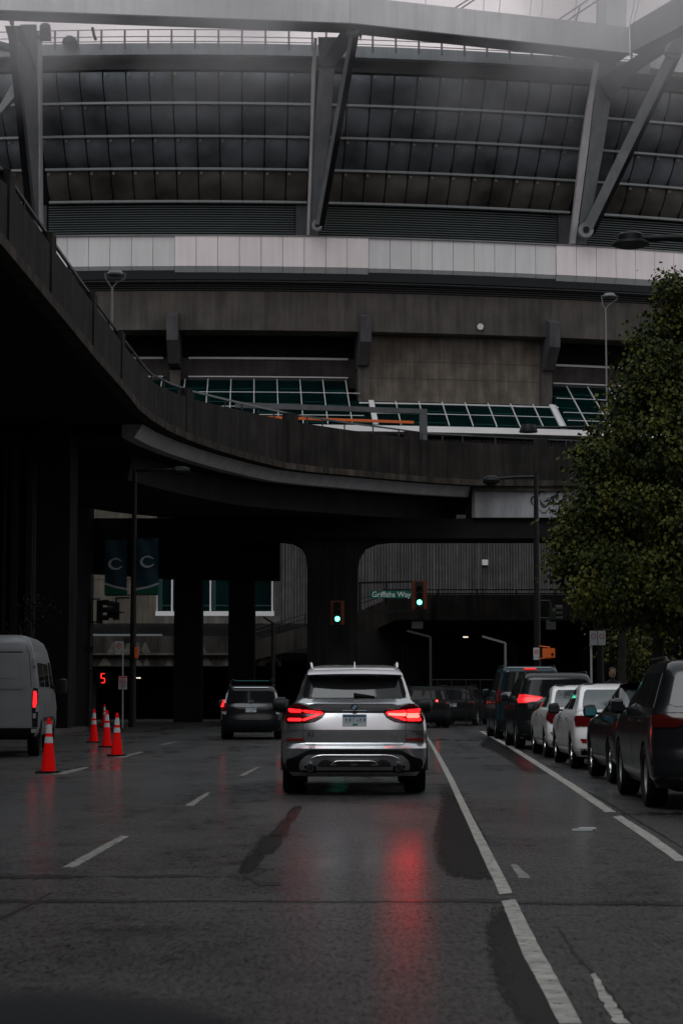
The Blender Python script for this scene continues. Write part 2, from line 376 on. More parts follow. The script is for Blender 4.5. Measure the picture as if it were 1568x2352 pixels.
def rbox(mb, t0, t1, r0, r1, z0, z1, n=None): return ring(mb, t0, t1, (r0, z0), (r1, z0), n, (r1, z1), (r0, z1))
TL, TR = -.34, .42
st = thing('stadium', S(0, 0, 0), 'huge grey stadium with dark cushion facade and white panel band rising behind the overpass', 'stadium')
# main inner drum so nothing shows through
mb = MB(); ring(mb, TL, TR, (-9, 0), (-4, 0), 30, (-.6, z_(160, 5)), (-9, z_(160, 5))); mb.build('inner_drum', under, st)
# band panels, nine per module of .110 rad
zb0, zb1, zb2 = z_(540, 1.6), z_(610, 1.6), z_(644, 1.2)
for mdl in range(-3, 4):
    for k in range(9):
        t0 = mdl*.1102-.0003+k*.01224; t1 = t0+.01196
        if t0 < TL or t0 > .36: continue
        ro = 1.6 if mdl % 2 == 0 else 1.52
        mb = MB(); ring(mb, t0, t1, (ro-.12, zb1), (ro, zb1), 1, (ro, zb0), (ro-.12, zb0)); mb.build('facade_panel', panA if mdl % 2 == 0 else panB, st)
        mb = MB(); ring(mb, t0, t1, (ro-.66, zb2), (ro-.55, zb2), 1, (ro, zb1-.015), (ro-.12, zb1-.015)); mb.build('lower_panel', panL, st)
mb = MB(); rbox(mb, TL, TR, .3, 1.38, zb2+.05, zb0-.03); mb.build('panel_backing', louvd, st)
mb = MB(); rbox(mb, TL, TR, .2, 1.66, zb0-.02, zb0+.06); mb.build('band_coping', steelp, st)
# gutter rails
mb = MB(); zg0, zg1 = z_(668, .8), z_(645, .8)
rbox(mb, TL, TR, -1, .55, zg0+.02, zg1+.05); mb.build('gutter_recess', louvd, st)
mb = MB()
for k in range(4):
    zz = lerp(zg0, zg1, (k+.6)/4.4); rbox(mb, TL, TR, .6, .85, zz-.035, zz+.03)
mb.build('gutter_rail', darkm, st)
# concrete ring beam
zc0, zc1 = z_(757, .8), z_(668, .8)
mb = MB(); rbox(mb, TL, TR, -1.2, .8, zc0, zc1); mb.build('concrete_ring_beam', mat('ring_concrete', (.075, .069, .062), .9, noise_=(.5, .25), bump=(7, .25), streak=.25), st)
mb = MB(); th, zz = cyl(1103, 750, .9); mb.lathe([(.2, 0), (.2, -.08)], S(th, .86, zz), 20, 'y'); mb.build('round_plate', whitep, st)
# recess wall and soffit
zr = z_(875, -1.5)
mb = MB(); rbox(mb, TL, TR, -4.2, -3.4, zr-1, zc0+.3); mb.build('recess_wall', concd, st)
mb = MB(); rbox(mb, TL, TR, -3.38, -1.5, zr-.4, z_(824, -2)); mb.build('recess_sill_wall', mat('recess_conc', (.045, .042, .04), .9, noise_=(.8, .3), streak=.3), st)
brk = [397, 838, 1268]; bth = [th_(x, 740, 1) for x in brk]; bth = [bth[0]-.2204, bth[0]-.1102]+bth+[bth[2]+.1102]
def seg_gap(t0, t1):   # recess bays between brackets
    return [(bth[i]+.0075, bth[i+1]-.0075) for i in range(len(bth)-1)]
for i, (a, b) in enumerate(seg_gap(0, 0)):
    if i == 3: continue
    mb = MB(); zz = z_(824, -1.4); rbox(mb, a, b, -1.5, -1.38, zz, zz+.13); mb.build('white_strip', mat('strip_paint', (.5, .5, .5), .5), st)
    mb = MB(); zz = z_(866, -1.4); rbox(mb, a, b, -1.5, -1.30, zz, zz+.07); mb.build('white_strip', whitep, st)
    mb = MB(); rbox(mb, a, b, -1.48, -1.34, zz-.28, zz-.01); mb.build('window_head', darkm, st)
# brackets
for t in bth:
    zt, zm, zl = z_(713, 1.5), z_(780, 1.5), z_(830, 1.0)
    hw = .0032
    mb = MB()
    prof = [(.82, zt), (1.5, zt-.25), (1.5, zm), (.3, zl), (-2.5, zl-.2), (-2.5, zc0-.02), (.82, zc0-.02)]
    A = [S(t-hw, r_, z__) for r_, z__ in prof]; B = [S(t+hw, r_, z__) for r_, z__ in prof]; n = len(prof)
    mb.add(A+B, [tuple(range(n)), tuple(range(2*n-1, n-1, -1))]+[(i, n+i, n+(i+1) % n, (i+1) % n) for i in range(n)])
    mb.build('bracket', mat('bracket_concrete', (.07, .07, .075), .85, noise_=(.8, .2), streak=.2), st)
    mb = MB(); rbox(mb, t-.0030, t+.0030, -2.6, -.7, z_(905, -1), zl-.25, 1); mb.build('fin', conc, st)
# concrete infill bay
a, b = bth[3]+.0006, bth[4]-.0006
zi = z_(925, .6, 840)
mb = MB(); rbox(mb, a, b, -3, -.35, zi+.02, zc0-.03, 8); inf = mb.build('infill_wall', concw, st)
# form joints as slim recess shadow battens
mb = MB()
for yy in (829, 868): zz = z_(yy, -.35, 840); rbox(mb, a+.003, b-.003, -.36, -.335, zz, zz+.025)
mb.build('form_joint', mat('joint_conc', (.055, .05, .043), .9), st)
for t in (a, b):
    mb = MB(); rbox(mb, t-.0035, t+.0035, -.9, -.1, zi+.02, z_(830, 0, 840), 1); mb.build('fin', concg if False else conc, st)
mb = MB(); rbox(mb, a-.004, b+.004, -.4, .95, zi-.16, zi); mb.build('infill_sill', whitep, st)
# sloped glazing:   top (ro -1.3, y 873)  ->  bottom (ro 3, y 976)
zt_, zb_ = z_(874, -1.3, 840), z_(976, 3, 840)
zgl = lambda u: (lerp(-1.3, 3, u), lerp(zt_, zb_, u))
um = .47
dth = .01355
def slope_quad(mb, t0, t1, u0, u1, thick=.05, lift=0):
    (r0, z0), (r1, z1) = zgl(u0), zgl(u1)
    ring(mb, t0, t1, (r1-thick, z1), (r1+lift, z1+lift*.6), 1, (r0+lift, z0+lift*.6), (r0-thick, z0))
lines = []
k0 = int((TL+.05-bth[2])/dth)
for k in range(k0, 32):
    t0 = bth[2]+.0062+k*dth-.0002; t1 = t0+dth-.0006
    if t1 > .36: break
    infill = bth[3]-.005 < t0+dth/2 < bth[4]+.003
    for (u0, u1) in (([(0.02, .30), (.31, .62), (.63, .80), (.81, .985)] if not infill else [(um, .74), (.75, .985)])):
        mb = MB(); slope_quad(mb, t0+.0003, t1, u0, u1, .05); mb.build('glass_pane', glassg, st)
        if random.random() < .5:
            mb = MB(); uu = lerp(u0, u1, random.uniform(.6, .85)); slope_quad(mb, t0+.001, t1-.0008, uu, uu+.012, -.003, .012); mb.build('inner_blind_rail', tealg, st)
    mb = MB(); slope_quad(mb, t1+.0001, t1+.0005, (um if infill else 0.01), .99, .05, .07); mb.build('mullion', whitep, st)
for i in range(len(bth)-1):
    for u in ((.745,) if i == 3 else (.305, .625, .805)):
        mb = MB(); ta, tb = bth[i]+.005, bth[i+1]-.002; (r0, z0), (r1, z1) = zgl(u-.005), zgl(u+.005)
        ring(mb, ta, tb, (r1-.05, z1), (r1+.05, z1+.03), 6, (r0+.05, z0+.03), (r0-.05, z0)); mb.build('transom', whitep, st)
for i in (3, 4):
    mb = MB(); slope_quad(mb, bth[i]-.0018+(.004 if i == 3 else 0), bth[i]+.0012+(.004 if i == 3 else 0), um, .99, .05, .10); mb.build('corner_mullion', whitep, st)
# ledge and base walls
zl0, zl1 = z_(990, 3.2, 840), z_(975.5, 3.2, 840)
mb = MB(); rbox(mb, TL, TR, .5, 3.2, zl0, zl1-.02); mb.build('white_ledge', mat('ledge_paint', (.80, .80, .80), .5, noise_=(.6, .08)), st)
zw0 = 5.6
tw0, tw1 = th_(628, 1300, 2), TR
mb = MB(); rbox(mb, tw0, tw1, -2, 1.9, zw0, zl0-.25); mb.build('base_wall', conc, st)
mb = MB(); mb2 = MB(); t = tw0+.0008; k = 0
while t < .33:
    wd = random.uniform(.0005, .0010); rbox(mb, t, t+wd, 1.88, 1.98+random.uniform(0, .05), zw0, zl0-.28, 1); t += wd+random.uniform(.0006, .0011)
tag(mb.build('wall_rib', mat('rib_concrete', (.085, .084, .087), .9, noise_=(1.5, .2), streak=.3), st), kind='stuff')
# plain beige wall at left with window
tv0, tv1 = th_(360, 1380, 2), th_(627, 1380, 2)
wz0, wz1 = z_(1405, 2, 500), z_(1250, 2, 500)
mb = MB(); rbox(mb, TL, tv0-.0004, -2, 2.0, z_(1432, 2), zl0-.25); mb.build('beige_wall', conc if False else mat('beige_concrete', (.085, .076, .062), .9, noise_=(.8, .25), bump=(6, .3), streak=.35), st)
mb = MB(); rbox(mb, TL, tv0-.0004, 2.0, 2.02, z_(1331, 2), z_(1331, 2)+.03); mb.build('form_joint', MATS['joint_conc'], st)
wn = MB(); rbox(wn, tv0, tv1, -1.6, 1.5, wz0+.02, zl0-.25); wn = wn.build('window_backing', under, st)
xs = [360, 395, 483, 570, 625]
for i in range(4):
    a, b = th_(xs[i]+2, 1380, 1.8), th_(xs[i+1]-2, 1380, 1.8)
    mb = MB(); rbox(mb, a, b, 1.55, 1.62, wz0+.02, wz1, 2); mb.build('glass_pane', glassg, st)
    mb = MB(); rbox(mb, a+.0002, a+.0025, 1.63, 1.66, wz0+.1, wz1-.2, 1); rbox(mb, a, b, 1.63, 1.66, wz0+.35, wz0+.43, 1); mb.build('inner_blind_rail', mat('teal_dim', (.004, .03, .028), .4), st)
for x in xs:
    a = th_(x, 1380, 1.8); mb = MB(); rbox(mb, a-.0004, a+.0004, 1.5, 1.85, wz0+.02, wz1, 1); mb.build('mullion', whitep, st)
mb = MB(); rbox(mb, tv0-.0006, tv1+.0006, 1.5, 2.1, wz0-.26, wz0+.02); mb.build('window_sill', whitep, st)
mb = MB(); rbox(mb, tv0-.0004, tv1+.004, 1.0, 2.6, z_(1442, 2.4, 500), wz0-.28); mb.build('lower_ledge', conc, st)
th, zz = cyl(1113, 1292, 2.1); mb = MB(); rbox(mb, th-.0016, th+.0016, 2.02, 2.2, zz-.17, zz+.17, 1); mb.build('wall_box', whitep, st)

# --- facade of film cushions
rowY = [463, 388, 313, 237, 160]; rowR = [0, 1.3, 2.6, 3.9, 5.0]
rowZ = [z_(y, r) for y, r in zip(rowY, rowR)]
dc = .01254
bays = [(-.158, 12), (0, 12), (.158, 12), (.316, 7)]
dots = MB(); dotm = mat('clamp_plate', (.20, .185, .16), .5)
for bc, nb in bays:
    for r in range(4):
        for k in range(nb):
            t0 = bc-6*dc+k*dc; t1 = t0+dc
            if t1 < -.20: continue
            mb = MB(); rows = []
            bz = .34
            for i in range(6):
                v = i/5; rr = []
                for j in range(5):
                    u = j/4; bl = math.sin(math.pi*v)**.8*(1-(2*u-1)**4*.3)*bz
                    rr.append(S(lerp(t0+.00035, t1-.00035, u), lerp(rowR[r], rowR[r+1], v)+bl-.1, lerp(rowZ[r]+.1, rowZ[r+1]-.08, v)))
                rows.append(rr)
            mb.grid(rows)
            mb.build('film_cushion', film2 if r == 0 else film, st, smooth=60)
            p = S((t0+t1)/2-.0045, lerp(rowR[r], rowR[r+1], .86)+.16, lerp(rowZ[r], rowZ[r+1], .86))
            mb = MB(); mb.lathe([(.06, .0), (.10, -.06)], p, 8, 'y')
            dots.add(mb.v, mb.f)
    a, b = bc-6*dc-.002, bc-6*dc+nb*dc+.002
    for r in range(5):
        if r == 4:
            continue
        for k in range(nb):
            t0 = bc-6*dc+k*dc
            if t0+dc < -.20: continue
            mb = MB(); rbox(mb, t0+.00012, t0+dc-.00012, rowR[r]-.1, rowR[r]+.22, rowZ[r]-.07, rowZ[r]+.07, 1)
            mb.build('purlin', mat('purlin_paint', (.32, .35, .35), .45), st)
    # vertical seam ribs, joined
    for r in range(4):
        mb = MB()
        for k in range(nb+1):
            t0 = bc-6*dc+k*dc
            ring(mb, t0-.0003, t0+.0003, (rowR[r]-.3, rowZ[r]), (rowR[r]+.05, rowZ[r]), 1, (rowR[r+1]+.05, rowZ[r+1]), (rowR[r+1]-.3, rowZ[r+1]))
        tag(mb.build('seam_rib', blackm, st), kind='stuff')
        mb = MB(); ring(mb, a-.004, b+.004, (rowR[r]-.6, rowZ[r]), (rowR[r]-.35, rowZ[r]), 12, (rowR[r+1]-.35, rowZ[r+1]), (rowR[r+1]-.6, rowZ[r+1])); mb.build('film_backing', louvd, st)
    # louvres
    zl_0, zl_1 = zb0+.1, rowZ[0]-.12
    mb = MB(); rbox(mb, a+.001, b-.001, -.9, -.5, zl_0-.05, zl_1+.1); mb.build('louvre_backing', louvd, st)
    mb = MB(); nl = 15
    for k in range(nl):
        zz = lerp(zl_0, zl_1, (k+.5)/nl); ring(mb, a+.001, b-.009, (-.5, zz+.03), (-.2, zz-.04), 8, (-.2, zz+.0), (-.5, zz+.07))
    mb.build('louvre', louv, st)
    mb = MB(); rbox(mb, b-.0085, b+.0035, -.6, -.1, zl_0-.04, zl_1, 1); mb.build('louvre_post', steeld, st)
    # dark strip above cushions, parapet, top rail
    zp0, zp1 = z_(125, 5.4), z_(99, 5.4)
    mb = MB(); rbox(mb, a-.005, b+.005, 2.5, 5.0, rowZ[4]+.06, zp0+.05); mb.build('fascia_strip', mat('fascia_dark', (.028, .03, .033), .6, noise_=(.3, .3)), st)
    mb = MB(); rbox(mb, a-.005, b+.005, 4.5, 5.5, zp0, zp1); mb.build('roof_parapet', steelp, st)
    mb = MB()
    for k in range(nb+1):
        t0 = bc-6*dc+k*dc; rbox(mb, t0-.0005, t0+.0005, 5.42, 5.54, zp0+.4, zp1+.84, 1)
    for hz in (.86, .42, .12): rbox(mb, a, b, 5.44, 5.5, zp1+hz-.02, zp1+hz+.02)
    mb.build('roof_railing', mat('rail_grey', (.16, .13, .14), .5), st)
tag(dots.build('clamp_plate', dotm, st), kind='stuff')
# pale fabric roof beyond
mb = MB(); rows = []
for i in range(7):
    rows.append([Vector((lerp(-45, 40, u/20), 165+i*8, z_(99, 5.4)+1.4+(math.sin(math.pi*u/20)*7.5+abs(math.sin(u*1.1))*.8)*(i/6)**.6)) for u in range(21)])
mb.grid(rows); mb.build('fabric_roof', mat('roof_fabric', (.8, .76, .76), .6), st, smooth=60)

# --- exposed steel: columns, arms, struts, ring beam, masts, cables
def pxprism(mb, pts, Y, dep, dx=0):
    """pts (x,y) on the plane Y (or list of Y per point); real thickness dep backwards"""
    Ys = Y if isinstance(Y, (list, tuple)) else [Y]*len(pts)
    mb.poly_prism([P(x, y, q) for (x, y), q in zip(pts, Ys)], (dx, dep, 0)); return mb
Yc = lambda y, x: S(th_(x, 540, 1.7), lerp(1.75, 7.5, (540-y)/460), 0).y   # leaning plane of the columns
def colm(name, m, pts, dep, sh=0, dx=0): pxprism(MB(), pts, [Yc(y, 790 if x > 600 and x < 900 else x)+sh for x, y in pts], dep, dx).build(name, m, st)
# middle column
colm('column_web', steelp, [(711, 539), (730, 539), (757, 311), (768, 151), (775, 84), (730, 84), (733, 151), (719.5, 311)], .25)
colm('column_flange', beamp, [(704, 539), (710, 539), (719, 311), (724, 151), (728, 86), (721, 86), (715, 162), (711.5, 311)], 1.1, -.15)
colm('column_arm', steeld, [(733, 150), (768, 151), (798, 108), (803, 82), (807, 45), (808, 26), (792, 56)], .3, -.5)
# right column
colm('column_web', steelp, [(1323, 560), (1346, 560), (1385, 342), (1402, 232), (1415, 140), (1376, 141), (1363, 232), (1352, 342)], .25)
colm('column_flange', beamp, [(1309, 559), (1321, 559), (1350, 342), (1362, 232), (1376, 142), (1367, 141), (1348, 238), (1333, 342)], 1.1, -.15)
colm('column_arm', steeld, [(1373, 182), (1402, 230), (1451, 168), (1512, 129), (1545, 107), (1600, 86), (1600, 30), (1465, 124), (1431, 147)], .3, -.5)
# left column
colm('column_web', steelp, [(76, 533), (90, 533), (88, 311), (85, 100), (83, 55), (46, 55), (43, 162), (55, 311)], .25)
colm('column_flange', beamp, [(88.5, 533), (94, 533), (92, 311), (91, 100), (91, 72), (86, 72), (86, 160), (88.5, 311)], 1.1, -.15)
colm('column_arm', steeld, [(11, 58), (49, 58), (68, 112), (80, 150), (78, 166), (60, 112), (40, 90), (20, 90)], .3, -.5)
def strut(a, b, wl, wd, Ya, Yb, lite, dark, lab='strut'):
    """two-faced box strut between pins a and b (picture measures)"""
    pa0, pa1 = P(a[0]-wl/2, a[1], Ya), P(a[0]+wl/2, a[1], Ya); pb0, pb1 = P(b[0]-wl/2, b[1], Yb), P(b[0]+wl/2, b[1], Yb)
    d = Vector((0, .55, 0))
    MB().hexa([pa0, pa1, pb1, pb0], [pa0+d, pa1+d, pb1+d, pb0+d]).build(lab, lite, st)
    e = Vector((wd/F*Ya, .02, 0)); f_ = Vector((.002, .02, 0))
    MB().hexa([pa1+f_, pa1+f_+e, pb1+f_+e, pb1+f_], [pa1+f_+d, pa1+f_+e+d, pb1+f_+e+d, pb1+f_+d]).build(lab+'_side', dark, st)  # one strut's lit and shaded faces, shading put into two colours
def pin(x, y, Y, r):
    c = P(x, y, Y); MB().lathe([(r, -.12), (r, .5)], c, 20, 'y').build('pin_plate', steelp, st)
    MB().lathe([(r*.42, -.2), (r*.42, -.1)], c, 16, 'y').build('pin', blackm, st)
YM = Yc(53, 790)
strut((727, 522), (810, 60), 9, 12, Yc(522, 790)-.8, YM-1.2, steelp, blackm); pin(728, 517, Yc(522, 790)-.7, .33); pin(811, 63, YM-1.3, .45)
pxprism(MB(), [(802, 60), (822, 70), (834, -30), (812, -30)], YM-1.0, .4).build('strut', steelp, st)
pxprism(MB(), [(823, 70), (828, 90), (838, 45), (848, 34), (858, -30), (836, -30)], YM-1.0, .4).build('strut_side', steeld, st)
strut((1344, 534), (1546, 116), 25, 11, Yc(534, 1344)-.8, Yc(116, 1500)-1.2, steelp, blackm); pin(1345, 528, Yc(534, 1344)-.75, .48); pin(1547, 114, Yc(116, 1500)-1.3, .55)
pxprism(MB(), [(1530, 118), (1562, 122), (1585, 60), (1575, 40)], Yc(60, 1500)-1.0, .4).build('strut', steeld, st)
strut((68, 500), (24, 60), 15, 4, Yc(500, 60)-.8, Yc(58, 60)-1.1, blackm, steeld); 
pxprism(MB(), [(0, 5), (12, 18), (22, 52), (30, 55), (30, 44), (22, 0), (10, -20)], Yc(10, 60)-1.2, .4).build('strut_side', steeld, st)
pxprism(MB(), [(-20, 88), (40, 104), (40, 114), (-20, 102)], Yc(100, 60)-.2, .8).build('strut_side', steeld, st)
pxprism(MB(), [(0, 260), (30, 225), (46, 190), (40, 170), (14, 215), (0, 240)], Yc(250, 30)-.2, .5).build('strut_side', steelp, st)
# ring beam: light face, dark underside (a real box), nodes all at one height
nd = [(-260, 12), (-20, 21), (805, 52), (1446, 121)]; ZB = 40.9
def node(x, y):
    d = ray(x, y); t = (ZB-HC)/d.z; return Vector((0, 0, HC))+d*t
Q = [node(*a) for a in nd]
for i in range(3):
    a, b = Q[i], Q[i+1]; n = Vector((b.y-a.y, -(b.x-a.x), 0)).normalized()*-1   # backwards
    if n.y < 0: n = -n
    h = Vector((0, 0, 1.66)); dpt = n*1.55; g_ = (b-a).normalized()*.02
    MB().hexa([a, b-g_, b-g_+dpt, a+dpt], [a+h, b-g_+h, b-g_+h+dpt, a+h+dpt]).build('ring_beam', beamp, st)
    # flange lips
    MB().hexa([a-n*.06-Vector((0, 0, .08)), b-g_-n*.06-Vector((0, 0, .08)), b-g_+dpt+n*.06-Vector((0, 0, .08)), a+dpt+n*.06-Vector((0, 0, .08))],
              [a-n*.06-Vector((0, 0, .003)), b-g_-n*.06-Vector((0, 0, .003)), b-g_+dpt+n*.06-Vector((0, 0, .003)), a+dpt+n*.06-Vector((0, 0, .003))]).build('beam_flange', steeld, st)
# outward radial beam at right end
a = Q[3]; b = P(1640, 20, a.y-16)
n = Vector((1, .6, 0)).normalized()*1.0
MB().hexa([a+Vector((0, -.2, 0)), b, b+n, a+n], [a+Vector((0, -.2, 1.75)), b+Vector((0, 0, 1.9)), b+n+Vector((0, 0, 1.9)), a+n+Vector((0, 0, 1.75))]).build('ring_beam', steelp, st)
# next bay beams right of the node
a = Q[3]+Vector((1.6, 2, -.3)); b = a+Vector((16, 6.5, -.2))
MB().hexa([a, b, b+Vector((0, 1.5, 0)), a+Vector((0, 1.5, 0))], [a+Vector((0, 0, 1.6)), b+Vector((0, 0, 1.6)), b+Vector((0, 1.5, 1.6)), a+Vector((0, 1.5, 1.6))]).build('ring_beam', beamp, st)
# mast
for (x0, x1, m_) in ((1372, 1389, beamp), (1389.3, 1436, panB)):
    pxprism(MB(), [(x0+2, 72), (x1+2, 72), (x1+3, -60), (x0+3, -60)], 135, 1.4).build('mast', m_, st)
for (p, q, r) in (((1040, 20), (1100, -18), .06), ((1056, 20), (1120, -22), .06), ((1281, 45), (1366, -12), .06), ((1304, 45), (1384, -8), .06), ((1322, 48), (1331, 15), .07),
                  ((977, 8), (978, -20), .025), ((1110, 22), (1112, -20), .025), ((1146, 28), (1150, -20), .025), ((1216, 34), (1222, -20), .02), ((1243, 38), (1248, -20), .02), ((1318, 44), (1326, -20), .03),
                  ((1444, 62), (1462, -20), .025), ((1452, 62), (1472, -20), .025)):
    MB().tube([P(*p, 133), P(*q, 133)], r, 5).build('roof_cable', mat('cable_grey', (.35, .32, .33), .5), st)
# rooftop bits: winch and worker-less kit near left column, hanging hook
MB().lathe([(.3, -.3), (.42, -.15), (.42, .15), (.3, .3)], P(104, 68, 118), 10, 'x').build('winch_drum', blackm, st)
c = P(103, 82, 118); MB().box(c.x-.45, c.x+.35, c.y-.3, c.y+.3, c.z-.22, c.z+.2).build('roof_winch', blackm, st)
c = P(160, 98, 119.4); MB().lathe([(.5, 0), (.42, .25), (.2, .42), (.02, .45)], c, 10).build('roof_vent', blackm, st)
MB().tube([P(212, 62, 119), P(216, 80, 119), P(220, 91, 119)], .09, 6).build('hanging_hook', blackm, st)

# ------------------------------------------------------------------ overpass
def interp(tab, x):
    if x <= tab[0][0]: return tab[0][1]
    for (a, b), (c, d) in zip(tab, tab[1:]):
        if x <= c: return b+(d-b)*(x-a)/(c-a)
    return tab[-1][1]
ZD = 10.8
lip = [(0, 569), (65, 647), (145, 742), (215, 827), (280, 899), (312, 940), (342, 965), (385, 991), (433, 1012.5), (485, 1031), (543, 1049), (600, 1064), (653, 1076.5), (710, 1084), (763, 1089), (861, 1098), (950, 1106), (1020, 1111), (1088, 1115), (1243, 1117), (1330, 1116), (1600, 1114)]
topt = [(0, 412), (22, 430), (100, 542), (190, 667), (260, 762), (310, 826), (350, 878), (400, 902), (452, 919), (507, 932), (605, 954), (697, 972), (804, 988), (861, 995), (980, 1011), (1221, 1023), (1330, 1028), (1600, 1030)]
pts = []
for k in range(len(lip)-1):
    for q in range(3):
        t = q/3; x, y = lerp(lip[k][0], lip[k+1][0], t), lerp(lip[k][1], lip[k+1][1], t)
        b = G(x, y, ZD); pts.append((b, P(x, interp(topt, x), b.y).z, x))
b = G(1600, 1114, ZD); pts.append((b, P(1600, 1030, b.y).z, 1600))
pre = [(Vector((-7.9, yy, ZD)), 12.25, -100) for yy in (-40, -15, 10, 30)]
post = [(Vector((xx, 92.5, ZD)), 12.7, 1700) for xx in (30, 60)]
pts = pre+pts+post
nrm = []
for i in range(len(pts)):
    d = (pts[min(i+1, len(pts)-1)][0]-pts[max(i-1, 0)][0]); d.z = 0; d.normalize(); nrm.append(Vector((-d.y, d.x, 0)))
# smooth the normals so the inner edge stays fair
for _ in range(6): nrm = [(nrm[max(i-1, 0)]+nrm[i]+nrm[min(i+1, len(nrm)-1)]).normalized() for i in range(len(nrm))]
op = thing('overpass', (0, 80, 0), 'dark curved concrete road overpass sweeping across the street in front of the stadium', 'overpass')
def sweep(mb, i0, i1, prof):
    """prof(i) -> list of (offset inward, z)"""
    vs = []; fs = []; n = None
    for i in range(i0, i1+1):
        pr = prof(i); n = len(pr)
        vs += [pts[i][0]+nrm[i]*o+Vector((0, 0, z-ZD)) for o, z in pr]
    for i in range(i1-i0):
        for k in range(n): fs.append((i*n+k, i*n+(k+1) % n, (i+1)*n+(k+1) % n, (i+1)*n+k))
    fs += [tuple(range(n))[::-1], tuple(range((i1-i0)*n, (i1-i0+1)*n))]
    return mb.add(vs, fs)
N_ = len(pts)-1
i309 = next(i for i, p in enumerate(pts) if p[2] >= 352); i400 = next(i for i, p in enumerate(pts) if p[2] >= 430); i1086 = next(i for i, p in enumerate(pts) if p[2] >= 1086)
# parapet in cast lengths with narrow joints
cut = [0, 4]+[i for i in range(8, N_, 5)]+[N_]
for a, b in zip(cut, cut[1:]):
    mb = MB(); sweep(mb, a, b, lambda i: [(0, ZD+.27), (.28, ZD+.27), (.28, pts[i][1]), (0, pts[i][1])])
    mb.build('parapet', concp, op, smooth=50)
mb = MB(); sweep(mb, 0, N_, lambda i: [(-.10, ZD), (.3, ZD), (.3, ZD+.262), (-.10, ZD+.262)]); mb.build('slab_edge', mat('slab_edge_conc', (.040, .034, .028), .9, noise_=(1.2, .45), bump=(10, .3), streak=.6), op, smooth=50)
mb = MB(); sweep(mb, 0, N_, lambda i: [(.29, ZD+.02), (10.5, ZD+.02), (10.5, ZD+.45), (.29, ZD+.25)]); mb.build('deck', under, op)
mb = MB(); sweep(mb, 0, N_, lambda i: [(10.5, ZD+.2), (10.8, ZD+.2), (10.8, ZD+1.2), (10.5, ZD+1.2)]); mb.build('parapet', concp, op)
mb = MB(); sweep(mb, i309, i1086, lambda i: [(.75, 10.34), (1.2, 10.34), (1.2, ZD), (.45, ZD)]); mb.build('edge_fascia', concg, op, smooth=50)
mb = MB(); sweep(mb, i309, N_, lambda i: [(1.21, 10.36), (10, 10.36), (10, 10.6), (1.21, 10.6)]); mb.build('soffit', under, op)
mb = MB(); sweep(mb, i400, i1086, lambda i: [(2.4, 9.38), (9, 9.38), (9, 10.35), (2.2, 10.35)]); mb.build('box_girder', mat('girder_painted_shade', (.018, .018, .020), .7, noise_=(.6, .25), streak=.25), op, smooth=50)  # same paint as the end girder; its shade is put into this darker colour
e0 = pts[i1086][0]
mb = MB(); mb.box(e0.x, 60, e0.y+.55, e0.y+6, 9.38, ZD-.06); mb.build('end_girder', mat('end_girder_grey', (.22, .225, .235), .6, noise_=(.7, .2), streak=.25), op)
mb = MB(); mb.box(e0.x-.08, e0.x+.06, e0.y+.42, e0.y+.6, 9.36, ZD-.02); mb.box(e0.x, 60, e0.y+.40, e0.y+.5, ZD-.2, ZD-.005); mb.build('girder_trim', conc, op)
gf = MB(); rg = random.Random(3)
for k in range(26):   # sprayed loops and strokes
    cx, cy = rg.uniform(1222, 1312), rg.uniform(1136, 1170); r = rg.uniform(5, 15); a0 = rg.uniform(0, 6); da = rg.uniform(1.2, 3.4)
    if k < 3: cx, cy, r, a0, da = 1226, 1150, 8, 1.5, 3.8
    pp = [(cx+r*math.cos(a0+da*q/8)*.8, cy+r*math.sin(a0+da*q/8)*1.2) for q in range(9)]
    wq = rg.uniform(2.6, 4.6)
    rows = []
    for i, (x, y) in enumerate(pp):
        a_ = math.atan2(pp[min(i+1, 8)][1]-pp[max(i-1, 0)][1], pp[min(i+1, 8)][0]-pp[max(i-1, 0)][0]); ww = wq*math.sin(math.pi*(i+.6)/9.2)/2
        yy = [min(1190, max(1126, y+s_*ww*math.cos(a_))) for s_ in (-1, 1)]
        rows.append([P(x-s_*ww*math.sin(a_), yy[(s_+1)//2], e0.y+.545-.0004*k) for s_ in (-1, 1)])
    gf.grid(rows)
gf.build('graffiti', signk, op)
for x, hw in ((28, 7), (125, 9), (205, 8), (283, 9), (429, 15), (670, 17), (961, 19), (1245, 22)):
    ii = min(range(4, N_-2), key=lambda i: abs(pts[i][2]-x)); b = pts[ii][0]; d = Vector((nrm[ii].y, -nrm[ii].x, 0)); wd = .32
    n = nrm[ii]; z0, z1 = ZD+.265, pts[ii][1]+.33
    q = [b-d*wd-n*.05, b+d*wd-n*.05, b+d*wd+n*.33, b-d*wd+n*.33]
    MB().hexa([p+Vector((0, 0, z0-ZD)) for p in q], [p+Vector((0, 0, z1-ZD)) for p in q]).build('pilaster', concp, op)
mb = MB(); sweep(mb, 4, N_, lambda i: [(.10, pts[i][1]+.30), (.17, pts[i][1]+.30), (.17, pts[i][1]+.37), (.10, pts[i][1]+.37)]); mb.build('handrail', mat('rail_teal_grey', (.05, .065, .066), .3, metal=.5), op)
for i in range(5, N_-2, 2):
    p = pts[i][0]+nrm[i]*.14; MB().box(p.x-.03, p.x+.03, p.y-.03, p.y+.03, pts[i][1]-.01, pts[i][1]+.31).build('rail_post', darkm, op)
